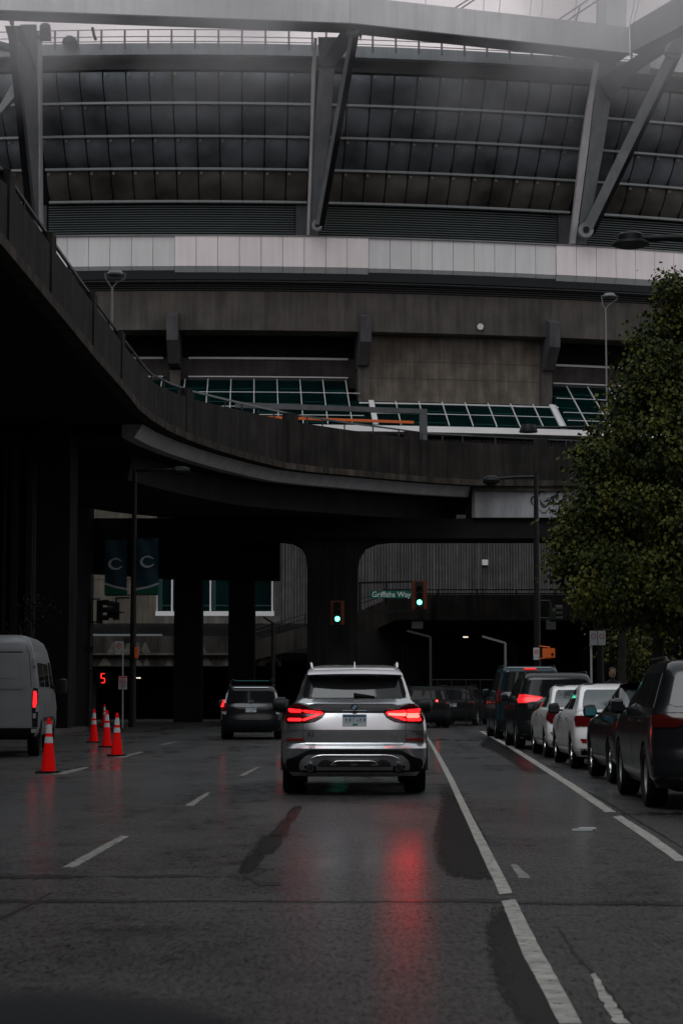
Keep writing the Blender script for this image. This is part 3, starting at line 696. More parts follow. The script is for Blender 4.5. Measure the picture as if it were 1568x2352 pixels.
# pier, caps and columns
YP = 91.6
MB().box(-14, 26, YP, YP+3, 8.44, 9.36).build('crossbeam', under, op)
pr = [(705, 1665), (705, 1310), (702, 1275), (692, 1254), (672, 1243), (645, 1239), (900, 1239), (868, 1243), (842, 1254), (828, 1275), (821, 1305), (819, 1665)]
MB().poly_prism([P(x, y, YP+.3) for x, y in pr], (0, 2.2, 0)).build('pier', concd, op)
capm = mat('cap_conc', (.009, .009, .009), .9, noise_=(.6, .3), streak=.3)
MB().poly_prism([P(x, y, YP+3.05) for x, y in ((192, 1313), (192, 1190), (641, 1190), (641, 1330), (400, 1327))], (0, 2.0, 0)).build('crossbeam', capm, op)
for x0, x1 in ((399, 461), (524, 583)):
    a, b = P(x0, 1500, YP+3.2), P(x1, 1500, YP+3.2); MB().box(a.x, b.x, YP+3.2, YP+4.9, 0, 6.7).build('column', capm, op)
a, b = P(196, 1500, 96), P(211, 1500, 96); MB().box(a.x, b.x, 96, 96.4, 0, 6.9).build('column', capm, op)
a, b = P(80, 1500, 70), P(157, 1500, 70); MB().box(a.x, b.x, 70, 72, 0, 10.82).build('column', MATS['cap_conc'], op)
a = P(82, 1500, 70).x; MB().box(a-.4, b.x-.35, 70.2, 71.8, 9.6, 10.80).build('crossbeam', capm, op)
for yy in (45, 20, -5): MB().box(-14.2, -12.9, yy, yy+2, .13, 10.81).build('column', concp, op)

# steel portal frame and orange bar behind the parapet
pf = thing('portal_frame', (P(760, 960, 98)[0], 98, ZD), 'grey steel portal frame standing behind the overpass parapet', 'frame')
MB().poly_prism([P(540, 923, 98), P(981, 939, 98), P(981, 950, 98), P(540, 936, 98)], (0, .25, 0)).build('beam', steeld, pf)
MB().poly_prism([P(963, 950.3, 98), P(981, 950.3, 98), P(981, 1040, 98), P(963, 1040, 98)], (0, .25, 0)).build('leg', steeld, pf)
ob = MB().bar(P(600, 958, 97.6), P(950, 970, 97.6), .14, .13)
plain('orange_bar', ob, orange, 'thin orange horizontal bar below the grey portal frame above the overpass', 'barrier')

# ------------------------------------------------------------------ terrace, stairs, underpass, far side of the crossing
ter = thing('terrace', (0, 104, 0), 'dark concrete terrace and stairway under the stadium wall, beyond the crossing', 'terrace')
YT = 104
def zt(y, Y): return P(784, y, Y).z
a = P(880, 1400, YT).x
tconc = mat('terrace_conc', (.038, .034, .030), .9, noise_=(.8, .35), streak=.45)
MB().box(a, 40, YT, YT+.35, zt(1425, YT), zt(1366, YT)).build('upper_wall', tconc, ter)
MB().box(a, 40, YT+.36, 124, zt(1425, YT)+.05, zt(1425, YT)+.4).build('upper_slab', concd, ter)
MB().poly_prism([P(x, y, YT-.4) for x, y in ((560, 1478), (640, 1456), (820, 1406), (885, 1378), (990, 1366), (990, 1424), (911, 1423), (820, 1463), (640, 1502), (560, 1522))], (0, .3, 0)).build('stair_wall', tconc, ter)
rl = MB()
for dz in (28, 18): rl.tube([P(560, 1478-dz, YT-.3), P(640, 1456-dz, YT-.3), P(820, 1406-dz, YT-.3), P(885, 1378-dz+8, YT-.3)], .03, 6)
for x, y in ((600, 1467), (640, 1456), (700, 1440), (760, 1424), (820, 1406)): rl.tube([P(x, y+3, YT-.3), P(x, y-28, YT-.3)], .03, 6)
rl.build('stair_rail', blackm, ter)
rr = MB(); za = zt(1366, YT)
for hz in (.26, .06): rr.box(a, 36, YT+.1, YT+.16, za+hz-.03, za+hz+.03)
for x in [1006+90*k for k in range(-1, 7)]: p = P(x, 1360, YT); rr.box(p.x-.04, p.x+.04, YT+.08, YT+.17, za-.3, za+.28)
rr.build('railing', blackm, ter)
x1 = P(645, 1480, YT).x
lz = [zt(1461, YT), zt(1501, YT), zt(1505, YT), zt(1531, YT)]
MB().box(-40, x1, YT, YT+.4, lz[1]+.02, lz[0]).build('lower_wall', tconc, ter)
MB().box(-40, x1, YT+.1, YT+.4, lz[3], lz[2]).build('lower_wall', tconc, ter)
MB().box(-40, x1, YT-.12, YT+.4, lz[2]+.003, lz[1]+.017).build('wall_ledge', conc, ter)
MB().box(-40, x1+2, YT+.41, 123, lz[3]+.3, lz[3]+.7).build('lower_slab', concd, ter)
MB().box(-40, P(372, 1458, YT).x, YT+.05, YT+.2, lz[0]+.005, lz[0]+.10).build('white_strip', mat('strip_dull', (.22, .24, .24), .5), ter)
rr = MB()
for hz in (.30, .20): rr.box(-40, x1, YT+.1, YT+.15, lz[0]+hz-.02, lz[0]+hz+.02)
for k in range(9): p = P(160+k*62, 1450, YT); rr.box(p.x-.03, p.x+.03, YT+.08, YT+.16, lz[0]-.1, lz[0]+.31)
rr.build('railing', blackm, ter)
MB().box(-40, 10, 121.6, 122, lz[0]-.4, z_(1434, 2)).build('back_wall', concd, ter)
MB().box(-45, 45, 121, 121.4, -.02, 5.4).build('underpass_wall', under, ter)
for x in (-19, -13.5, -1.5, 3.2, 8.5, 14): MB().box(x, x+.7, 105, 105.8, -.01, 4.0).build('column', under, ter)
rs = random.Random(5)
for k in range(26):   # pale tide marks on the wall, each with its own shape
    x = rs.uniform(165, 640); wd = rs.uniform(6, 18); lo = rs.random() < .6; y0, y1 = (1530, 1508) if lo else (1500, 1474); Y_ = YT+.098 if lo else YT-.003
    MB().poly_prism([P(x-wd, y0-.5, Y_), P(x+wd, y0-.5, Y_), P(x+wd*.5, lerp(y0, y1, .5), Y_), P(x+wd*.2, lerp(y0, y1, .9), Y_), P(x-wd*.2, lerp(y0, y1, .95), Y_), P(x-wd*.6, lerp(y0, y1, .4), Y_)], (0, .05, 0)).build('tide_mark', mat('tide_mark', (.09, .082, .07), .9, noise_=(3, .4)), ter)
a, b = P(945, 1428, YT), P(971, 1444, YT); MB().box(a.x, b.x, YT-.1, YT-.02, b.z, a.z).build('small_sign', mat('grey_sign', (.3, .3, .28), .6), ter)

# chain link fence
fc = thing('chain_link_fence', (G(1060, 1668).x, 83, 0), 'faint dark chain link fence along the far side of the crossing', 'fence')
zf0, zf1 = .02, zt(1562, 83)
for x in (1005, 1037, 1070, 1103, 1136, 1170):
    p = P(x, 1600, 83); MB().tube([(p.x, 83, zf0), (p.x, 83, zf1)], .022, 6).build('fence_post', blackm, fc)
wm = MB(); xa, xb = P(985, 1600, 83).x, P(1190, 1600, 83).x
for k in range(-8, 26):
    for s_ in (-1, 1):
        p0 = xa+k*.15; p1 = p0+s_*(zf1-zf0)
        q = [(p0, zf0), (p1, zf1)]
        if s_ < 0: p0 = p0; 
        if min(p0, p1) < xa-.01 or max(p0, p1) > xb: continue
        wm.bar((p0, 83.04, zf0), (p1, 83.04, zf1), .012)
tag(wm.build('mesh_wire', blackm, fc), kind='stuff')
MB().tube([(xa, 83, zf1), (xb, 83, zf1)], .02, 6).build('top_rail', blackm, fc)

# left office building
bl = thing('office_building', (P(30, 1500, 74).x, 74, 0), 'dark ribbed building at the left edge beside the overpass column', 'building')
xr = P(74, 1500, 74).x; xl = -34
MB().box(xl, xr, 74, 92, 0, 10.5).build('wall', mat('building_dark', (.012, .013, .014), .7, noise_=(.7, .3), streak=.2), bl)
for x in (-10, 10, 29, 37, 63, 70):
    p = P(x, 1400, 74).x; MB().box(p-.06, p+.06, 73.8, 73.998, .3, 10.4).build('pilaster', mat('rib_dark', (.03, .032, .035), .6), bl)
for (x0, x1, y0, y1) in ((2, 26, 1210, 1325), (2, 26, 1340, 1440), (40, 60, 1200, 1330)):
    a, b = P(x0, y1, 74), P(x1, y0, 74); f_ = MB().box(a.x, b.x, 73.93, 73.997, a.z, b.z).build('window', carglass, bl)
    MB().box(a.x-.05, b.x+.05, 73.9, 73.96, b.z+.003, b.z+.08).build('window_head', MATS['rib_dark'], f_)
# right low building with slatted roof beyond the trees
br = thing('slatted_canopy', (P(1500, 1600, 100).x, 100, 0), 'low grey slatted canopy roof glimpsed beneath the large tree at the right', 'canopy')
MB().box(P(1400, 1600, 100).x, 45, 101.5, 112, 0, 4).build('wall', under, br)
for k in range(12):
    z = zt(1470, 100)+k*.085; MB().bar((P(1395+k*3, 1600, 100).x, 100+k*.12, z), (45, 100+k*.12, z), .05, .05).build('slat', darkm, br)
MB().bar((P(1440, 1600, 100).x, 101.3, zt(1420, 100)), (45, 101.3, zt(1420, 100)), .1, .1).build('roof_edge', galv, br)

# ------------------------------------------------------------------ street furniture
def lamp_green(c, r, es, parent):
    return MB().lathe([(r, -.02), (r*.9, -.05), (.01, -.07)], c, 16, 'y').build('green_lens', mat('green_light', (.02, .5, .35), .3, emis=(.10, 1, .62), es=es), parent)
def visor(mb, c, r, L=.22):
    for q in range(9):
        a0, a1 = math.pi*(q/9*1.3-.15), math.pi*((q+1)/9*1.3-.15)
        mb.hexa([c+Vector((math.cos(a0)*r, 0, math.sin(a0)*r)), c+Vector((math.cos(a1)*r, 0, math.sin(a1)*r)), c+Vector((math.cos(a1)*(r+.008), 0, math.sin(a1)*(r+.008))), c+Vector((math.cos(a0)*(r+.008), 0, math.sin(a0)*(r+.008)))],
                [c+Vector((math.cos(a0)*r, -L, math.sin(a0)*r)), c+Vector((math.cos(a1)*r, -L, math.sin(a1)*r)), c+Vector((math.cos(a1)*(r+.008), -L, math.sin(a1)*(r+.008))), c+Vector((math.cos(a0)*(r+.008), -L, math.sin(a0)*(r+.008)))])
sigor_ = 0; sigor = mat('signal_orange', (.10, .022, .007), .5)
def signal(x0, x1, y0, y1, Y, label, gy, es=7, r=.11):
    a, b = P(x0, y1, Y), P(x1, y0, Y)
    t = thing('traffic_signal', ((a.x+b.x)/2, Y, a.z), label, 'traffic light', 'traffic lights over the crossing')
    MB().box(a.x, b.x, Y, Y+.05, a.z, b.z).build('backplate', sigor, t)
    xc = (a.x+b.x)/2; w_ = .17
    MB().box(xc-w_, xc+w_, Y-.16, Y-.002, a.z+.06, b.z-.06).build('housing', blackm, t)
    gz = P(784, gy, Y).z; H_ = (b.z-a.z)
    for k in range(3):
        z = gz+k*.30
        if z > b.z-.1: break
        c = Vector((xc, Y-.16, z)); mb = MB(); visor(mb, c, .125, .2); mb.build('visor', blackm, t)
        if k: MB().lathe([(.1, -.0), (.09, -.03), (.01, -.04)], c, 14, 'y').build('dark_lens', blackpl, t)
        else: lamp_green(c, r, es, t)
    return t
fr = thing('sign_gantry', P(825, 1420, 91), 'dark rectangular steel frame on the overpass pier carrying the street name sign', 'sign frame')
for a, b, wd in (((822, 1339), (946, 1336), .09), ((822, 1409), (944, 1403), .08), ((826, 1341), (826, 1407), .09), ((887, 1339), (887, 1405), .1)):
    MB().bar(P(*a, 91), P(*b, 91), wd).build('frame_bar', blackm, fr)
a, b = P(850, 1374, 90.7), P(947, 1357, 90.7)
sg = thing('street_name_sign', (a.x, 90.7, a.z), 'green street name sign reading Griffiths Way beside the upper green light', 'street sign')
MB().box(a.x, b.x, 90.7, 90.73, a.z, b.z).build('sign_panel', signg, sg)
o = text('sign_lettering', 'Griffiths Way', .35, mat('sign_letter_white', (.75, .78, .76), .5), sg, Vector(((b.x-a.x)/2, -.005, (b.z-a.z)/2-.01)), ext=.002, sx=.92)
signal(946, 979, 1334, 1399, 90.5, 'green traffic light at the right end of the street name sign frame', 1384)
signal(759, 790, 1380, 1435, 90.5, 'lower green traffic light fixed to the face of the overpass pier', 1422)

# left light pole with banners
YL = 72
p0 = P(304, 1650, YL)
lp = thing('light_pole', (p0.x, YL, .13), 'black light pole with two banners and a long lamp arm, left of the crossing', 'lamp post')
ztop = zt(1078, YL)
MB().tube([(p0.x, YL, .13), (p0.x, YL, .9), (p0.x, YL, 4), (p0.x, YL, ztop)], [.15, .12, .11, .075], 10).build('pole', blackm, lp)
MB().tube([(p0.x, YL, ztop-.05), P(360, 1079, YL), P(402, 1078, YL)], [.06, .05, .04], 8).build('arm', blackm, lp)
h = P(416, 1081, YL); MB().lathe([(.06, -.35), (.16, -.2), (.17, .1), (.10, .3)], h, 10, 'x').build('lamp_head', blackm, lp)
for dz in (1237, 1366): MB().tube([P(243, dz+2, YL), P(364, dz, YL)], .02, 6).build('banner_rod', blackm, lp)
navy = mat('banner_navy', (.004, .020, .028), .7, noise_=(3, .2)); bgreen = mat('banner_green', (.0, .05, .026), .7); bw = mat('banner_white', (.22, .23, .24), .7)
for (x0, x1, ya, yb, cx, cy, s_, side) in ((240, 292, 1240, 1367, 265, 1294, -1, 'left'), (312, 364, 1237, 1365, 338, 1289, 1, 'right')):
    a, b = P(x0, yb, YL), P(x1, ya, YL)
    bn = thing('banner', (a.x, YL, a.z), 'navy and green banner with white curled emblem on the %s of the pole' % side, 'banner', 'banners on the light pole')
    rows = [[(lerp(a.x, b.x, u/8), YL+.03*math.sin(u*.9+v*.5), lerp(a.z, b.z, v/8)) for u in range(9)] for v in range(9)]
    mb = MB(); mb.grid(rows); ob_ = mb.build('cloth', navy, bn, smooth=60)
    y_in, y_out = 1351, 1338
    L = [(x0, y_out), (lerp(x0, x1, .5), 1346), (x1, y_in)] if s_ < 0 else [(x0, y_in), (lerp(x0, x1, .5), 1346.5), (x1, y_out)]
    MB().grid([[P(x, y+5, YL-.05) for x, y in L], [P(x, yb-1, YL-.05) for x, y in L]]).build('green_hem', bgreen, bn)
    MB().grid([[P(x, y, YL-.055) for x, y in L], [P(x, y+5, YL-.055) for x, y in L]]).build('white_band', bw, bn)
    # curled emblem: tapered C with a small head stroke
    rows = []
    for q in range(15):
        th = R(100+q*17); r1 = 17; wd = 6*math.sin(math.pi*(q+2)/17.5)+1
        rows.append([P(cx+(r1-wd)*math.cos(th), cy+2-(r1-wd)*.78*math.sin(th), YL-.06), P(cx+r1*math.cos(th), cy+2-r1*.78*math.sin(th), YL-.06)])
    MB().grid(rows).build('emblem', bw, bn)
    MB().grid([[P(cx-6, cy-9, YL-.06), P(cx-6, cy-12, YL-.06)], [P(cx+5, cy-8, YL-.06), P(cx+4, cy-13, YL-.06)], [P(cx+17, cy-4, YL-.06), P(cx+12, cy-8, YL-.06)]]).build('emblem', mat('emblem_grey', (.16, .2, .22), .7), bn)

def noparking(x0, x1, y0, y1, Y, parent, red_top=False, arrows=True):
    a, b = P(x0, y1, Y), P(x1, y0, Y); cx = (a.x+b.x)/2; w_ = (b.x-a.x)
    f = MB().box(a.x, b.x, Y-.012, Y, a.z, b.z).build('sign_panel', signw, parent)
    cz = lerp(a.z, b.z, .64 if not red_top else .52)
    n = 20; vs = []
    r1, r0 = w_*.38, w_*.29
    mb = MB(); mb.grid([[Vector((cx+r*math.cos(2*math.pi*k/n), Y-.015, cz+r*math.sin(2*math.pi*k/n))) for r in (r0, r1)] for k in range(n+1)]); mb.build('red_ring', signr, f)
    MB().bar((cx-r0*.75, Y-.017, cz+r0*.75), (cx+r0*.75, Y-.017, cz-r0*.75), w_*.08, .004).build('slash', signr, f)
    org = Vector(ORG[parent.name]); o_ = text('letter', 'P', w_*.55, signk, f, Vector((cx, Y-.0155, cz))-org, ext=.0004)
    if red_top: MB().box(a.x+w_*.06, b.x-w_*.06, Y-.015, Y-.0121, lerp(a.z, b.z, .84), lerp(a.z, b.z, .96)).build('red_header', signr, f)
    if arrows:
        z = lerp(a.z, b.z, .2); mb = MB()
        for s_ in (-1, 1):
            x = cx+s_*w_*.26; mb.bar((x-w_*.14, Y-.015, z), (x+w_*.14, Y-.015, z), w_*.08, .003)
            mb.add([(x+s_*w_*.2, Y-.0155, z), (x+s_*w_*.06, Y-.0155, z+w_*.12), (x+s_*w_*.06, Y-.0155, z-w_*.12)], [(0, 1, 2)])
        mb.build('arrow', signg, f)
    else:
        mb = MB()
        for k in range(3): z = lerp(a.z, b.z, .24-.07*k); mb.box(cx-w_*.3, cx+w_*.3, Y-.015, Y-.0121, z, z+w_*.03)
        mb.build('small_print', signk, f)
    return f
ps = P(282, 1600, 71.5)
sp = thing('sign_post', (ps.x, 71.5, .13), 'slim post with two white no parking signs left of the crossing', 'sign post')
MB().tube([(ps.x, 71.5, .13), (ps.x-.02, 71.5, zt(1472, 71.5))], .028, 8).build('post', galv, sp)
noparking(264, 282.5, 1473, 1503, 71.4, sp); noparking(272, 292, 1553, 1584, 71.4, sp, True, False)
a, b = P(283.5, 1478, 71.42), P(298, 1464, 71.42); MB().box(a.x, b.x, 71.4, 71.412, a.z, b.z).build('small_sign', darkm, sp)

def head3(x, y0, y1, Y, label, facing, arm=None):
    """black three-lens signal seen from the side or back"""
    a, b = P(x-7, y1, Y), P(x+7, y0, Y); t = thing('traffic_signal', ((a.x+b.x)/2, Y, a.z), label, 'traffic light')
    MB().box(a.x, b.x, Y-.1, Y+.1, a.z, b.z).build('housing', blackm, t)
    for k in range(3):
        z = lerp(a.z, b.z, (k+.62)/3); mb = MB(); c = Vector((b.x if facing > 0 else a.x, Y, z)); r = .12
        for q in range(8):
            a0, a1 = math.pi*(q/8*1.3-.15), math.pi*((q+1)/8*1.3-.15); L = .22*facing
            mb.hexa([c+Vector((0, math.cos(aa)*rr_, math.sin(aa)*rr_)) for aa, rr_ in ((a0, r), (a1, r), (a1, r+.01), (a0, r+.01))], [c+Vector((L, math.cos(aa)*rr_, math.sin(aa)*rr_)) for aa, rr_ in ((a0, r), (a1, r), (a1, r+.01), (a0, r+.01))])
        mb.build('visor', blackm, t)
    if arm:
        for (p, q) in arm: MB().tube([P(*p, Y), P(*q, Y)], .03, 6).build('bracket', blackm, t)
    return t
p2 = P(203, 1650, 74)
ch = thing('signal_pole', (p2.x, 74, .13), 'plain black signal pole between the concrete column and the banner pole', 'signal pole')
MB().tube([(p2.x, 74, .13), (p2.x, 74, 2), (p2.x, 74, zt(1318, 74))], [.13, .11, .10], 10).build('pole', blackm, ch)
MB().box(p2.x-.16, p2.x+.16, 73.8, 73.9, zt(1498, 74), zt(1486, 74)).build('bracket', blackm, ch)
head3(229, 1379, 1432, 73.8, 'black traffic light with three visors in profile beside the plain signal pole', 1, [((209, 1376), (230, 1376)), ((209, 1429), (230, 1429))])
t = head3(267, 1384, 1424, 72, 'black traffic light hanging from the banner pole, seen from the back', -1, [((267, 1384), (267, 1374)), ((267, 1374), (298, 1373))])
c = P(267, 1408, 72.02); MB().lathe([(.33, 0), (.33, .02), (.1, .06)], c, 14).build('disc_plate', blackm, t)
a, b = P(224, 1573, 73.6), P(249, 1544, 73.6)
pc = thing('countdown_signal', ((a.x+b.x)/2, 73.6, a.z), 'pedestrian countdown signal showing a red 5', 'pedestrian signal')
MB().box(a.x, b.x, 73.6, 73.75, a.z, b.z).build('housing', blackm, pc)
MB().tube([(b.x-.3, 73.8, b.z+.05), (p2.x, 73.9, b.z+.05)], .025, 6).build('bracket', blackm, pc)
redl = mat('red_digit', (.4, .01, .01), .4, emis=(1, .02, .012), es=3)
dg_ = MB(); c = P(236.3, 1558, 73.58); hw, hh = .062, .165
for (u0, v0, u1, v1) in ((-1, 1, 1, 1), (-1, 1, -1, 0), (-1, 0, 1, 0), (1, 0, 1, -1), (-1, -1, 1, -1)):
    dg_.bar(c+Vector((u0*hw, 0, v0*hh)), c+Vector((u1*hw, 0, v1*hh)), .022, .02)
dg_.build('digit', redl, pc)
a, b = P(310, 1512, 71.8), P(317, 1487, 71.8)
t = thing('pedestrian_signal', (a.x, 71.8, a.z), 'narrow orange pedestrian signal box on the banner pole, seen edge on', 'pedestrian signal')
MB().box(a.x, b.x, 71.6, 71.95, a.z, b.z).build('housing', orange, t); MB().tube([(p0.x, YL, b.z-.1), (a.x, 71.9, b.z-.1)], .02, 6).build('bracket', blackm, t)

# right light pole
pR = P(1235, 1650, 64)
rp = thing('light_pole', (pR.x, 64, .13), 'black light pole with a long lamp arm near the right end of the overpass', 'lamp post')
MB().tube([(pR.x, 64, .13), (pR.x, 64, 4), (pR.x, 64, zt(1088, 64))], [.12, .10, .07], 10).build('pole', blackm, rp)
MB().tube([(pR.x, 64, zt(1095, 64)), P(1180, 1096, 64), P(1142, 1099, 64)], [.055, .045, .04], 8).build('arm', blackm, rp)
MB().lathe([(.08, -.25), (.17, -.1), (.17, .12), (.06, .28)], P(1127, 1103, 64), 10, 'x').build('lamp_head', blackm, rp)
t = thing('pedestrian_signal', P(1260, 1511, 63.5), 'bright orange pedestrian signal box on the right light pole, seen from behind', 'pedestrian signal')
a, b = P(1246, 1511, 63.5), P(1274, 1489, 63.5); MB().box(a.x, b.x, 63.5, 63.7, a.z, b.z).build('housing', orange, t)
MB().box(b.x-.12, b.x-.05, 63.47, 63.499, a.z+.07, a.z+.15).build('latch', blackm, t)
for y in (1487, 1513): MB().tube([(pR.x, 64, zt(y-3 if y < 1500 else y, 64)), P(1262, y, 63.6)], .025, 6).build('bracket', orange, t)
t = thing('no_parking_sign', P(1231, 1515, 63.7), 'small white no parking sign on the right light pole beside the orange box', 'sign'); noparking(1224.5, 1238, 1488, 1515.5, 63.7, t)
t = head3(1268, 1395, 1428, 63.6, 'black traffic light on the right light pole, seen from behind under the tree', 1, [((1240, 1380), (1262, 1380)), ((1262, 1380), (1264, 1396)), ((1240, 1420), (1262, 1420))])
MB().box(*(lambda a, b: (a.x, b.x, 63.5, 63.6, a.z, b.z))(P(1254, 1446, 63.5), P(1276, 1424, 63.5))).build('rear_plate', darkm, t)

# double sign on slim post
pd = P(1358, 1600, 54)
t = thing('sign_post', (pd.x, 54, .13), 'slim post with a pair of dim parking signs in front of the tree', 'sign post')
MB().tube([(pd.x, 54, .13), (pd.x, 54, zt(1450, 54))], .028, 8).build('post', galv, t)
sgd = mat('sign_dull', (.16, .165, .17), .6)
for x0, x1 in ((1354, 1371), (1373, 1390)):
    a, b = P(x0, 1482, 53.9), P(x1, 1449, 53.9); f = MB().box(a.x, b.x, 53.9, 53.912, a.z, b.z).build('sign_panel', sgd, t)
    n = 18; cx = (a.x+b.x)/2; cz = lerp(a.z, b.z, .62); mb = MB(); mb.grid([[Vector((cx+r*math.cos(2*math.pi*k/n), 53.897, cz+r*math.sin(2*math.pi*k/n))) for r in (.05, .07)] for k in range(n+1)]); mb.build('ring', mat('ring_dull', (.15, .03, .03), .6), f)

# near lamp head at top right, domed lamp, ramp lamps
c = P(1448, 553, 31)
t = thing('street_lamp', (P(1720, 600, 31).x, 31, .13), 'large black lamp head at the top right, arm leaving the picture', 'street lamp')
MB().lathe([(.02, .13), (.17, .12), (.21, .09), (.22, .0), (.29, -.03), (.30, -.06), (.18, -.10), (.02, -.115)], c, 24).build('lamp_head', blackm, t, smooth=40)
MB().tube([c+Vector((.2, 0, .04)), P(1530, 546, 31), P(1620, 546, 31), P(1720, 552, 31)], [.05, .055, .06, .07], 10).build('arm', blackm, t)
q = P(1720, 552, 31); MB().tube([(q.x, 31, .13), (q.x, 31, q.z+.1)], [.12, .08], 10).build('pole', blackm, t)
c = P(1213, 984, 58)
t = thing('street_lamp', (P(1372, 980, 58).x, 58, .13), 'dark drum shaped street lamp on a thin arm between the parapet and the tree', 'street lamp')
MB().lathe([(.02, .12), (.20, .11), (.27, -.07), (.27, -.11), (.02, -.12)], c, 20).build('lamp_head', blackm, t, smooth=40)
q = P(1372, 981, 58); MB().tube([c+Vector((.2, 0, .03)), q], .04, 8).build('arm', blackm, t); MB().tube([(q.x, 58, .13), (q.x, 58, q.z+.15)], [.11, .07], 10).build('pole', blackm, t)
for (x, yh, yb, Y, wpx, lb) in ((265, 628, 770, 62, 26, 'pale lamp on two curved arms above the left overpass stretch'), (1399, 679, 985, 97, 20, 'thin pale lamp on two curved arms beside the top of the tree')):
    c = P(x, yh, Y); xp = P(x-(7 if x < 300 else 9), yh, Y).x; s = wpx/F*Y
    t = thing('ramp_lamp', (xp, Y, ZD+.3), lb, 'street lamp', 'lamps along the overpass')
    MB().lathe([(.02, s*.28), (s*.55, s*.26), (s*.72, .0), (s*.70, -s*.12), (s*.5, -s*.25), (.02, -s*.3)], c, 20).build('lamp_head', mat('lamp_galv_dull', (.15, .16, .16), .5), t, smooth=40)
    zb = P(x, yh+38*(.9 if x < 300 else .8), Y).z
    for s_ in (-1, 1):
        MB().tube([(xp, Y, zb), (xp+s_*s*.35, Y, zb+s*.5), (c.x+s_*s*.85, Y, c.z-s*.45), (c.x+s_*s*.93, Y, c.z), (c.x+s_*s*.7, Y, c.z+.02)], .022, 6).build('arm', mat('lamp_galv_dull', (.15, .16, .16), .5), t)
    MB().tube([(xp, Y, ZD+.3), (xp, Y, zb+.03)], [.05, .035], 8).build('pole', mat('lamp_galv_dull', (.15, .16, .16), .5), t)
# bent low lamps beyond the crossing
for (ax, ay, bx, by, Y, m_, lb) in ((934, 1449, 988, 1463, 88, darkm, 'dim bent arm lamp just right of the pier, behind the silver car'), (1107, 1462, 1160, 1477, 88, mat('lamp_grey', (.12, .125, .13), .5), 'grey bent arm lamp rising above the dark teal truck'), (604, 1417, 627, 1432, 82, blackm, 'black stub armed lamp left of the pier above the black hatchback')):
    q = P(bx, by, Y); t = thing('bent_arm_lamp', (q.x, Y, 0), lb, 'street lamp', 'low lamps beyond the crossing')
    MB().tube([(q.x, Y, 0), (q.x, Y, q.z)], .055 if Y > 84 else .08, 8).build('pole', m_, t); MB().bar(P(ax, ay, Y), q, .10 if Y > 84 else .13, .09).build('arm', m_, t)
for (x, y, wd, Y) in ((1069, 1463.5, 11, 112), (318, 1557.5, 9, 112), (306, 1538, 3, 112)):
    c = P(x, y, Y); s = wd/F*Y/2
    t = thing('ceiling_light', (c.x, Y, c.z), {1069: 'tiny lit ceiling light in the dark underpass right of the pier', 318: 'tiny lit ceiling light right of the no parking signs', 306: 'pinpoint white light above the ceiling light by the banner pole'}[x], 'light')
    MB().box(c.x-s, c.x+s, Y-.15, Y+.15, c.z-.03, c.z+.03).build('lit_tube', mat('warm_white_light', (.8, .7, .6), .5, emis=(1, .8, .62), es=1.2), t); MB().box(c.x-s*1.1, c.x+s*1.1, Y-.16, Y+.16, c.z+.032, c.z+.06).build('housing', darkm, t)

# traffic cones
cred = mat('cone_red', (1.0, .010, .010), .7, spec=.02); cwhite = mat('cone_reflective', (.50, .52, .53), .35)
def cone(x, y, label):
    b = G(x, y); t = thing('traffic_cone', (b.x, b.y, 0), label, 'traffic cone', 'traffic cones along the left lane')
    MB().box(b.x-.19, b.x+.19, b.y-.19, b.y+.19, .001, .035).build('base', blackpl, t)
    rad = lambda z: lerp(.125, .028, (z-.035)/.87)
    def seg(name, z0, z1, m, pr=0): MB().lathe([(rad(z0)+pr, z0), (rad(z1)+pr, z1)], (b.x, b.y, 0), 20).build(name, m, t, smooth=40)
    seg('cone_body', .035, .495, cred); seg('reflective_band', .4955, .595, cwhite, .002); seg('cone_body', .5955, .655, cred); seg('reflective_band', .6555, .80, cwhite, .002)
    MB().lathe([(rad(.801), .801), (.040, .835), (.028, .842), (.034, .87), (.026, .90), (.010, .905)], (b.x, b.y, 0), 18).build('cone_tip', cred, t, smooth=40)
cone(111, 1776, 'nearest traffic cone, standing alone behind the white van')
cone(268, 1737, 'rightmost traffic cone of the cluster, at the end of a lane dash')
cone(245, 1717, 'middle traffic cone of the cluster, overlapped by the cone on its right')
cone(215, 1706, 'leftmost traffic cone of the cluster of four')
cone(239, 1671, 'farthest traffic cone, mostly hidden behind the cluster')

# debris on the lane
d = G(1335, 1910); plain('litter', MB().box(d.x-.09, d.x+.1, d.y-.05, d.y+.06, .004, .02).box(d.x-.02, d.x+.14, d.y-.02, d.y+.12, .0201, .03), signw, 'scrap of pale litter lying on the right lane', 'litter')

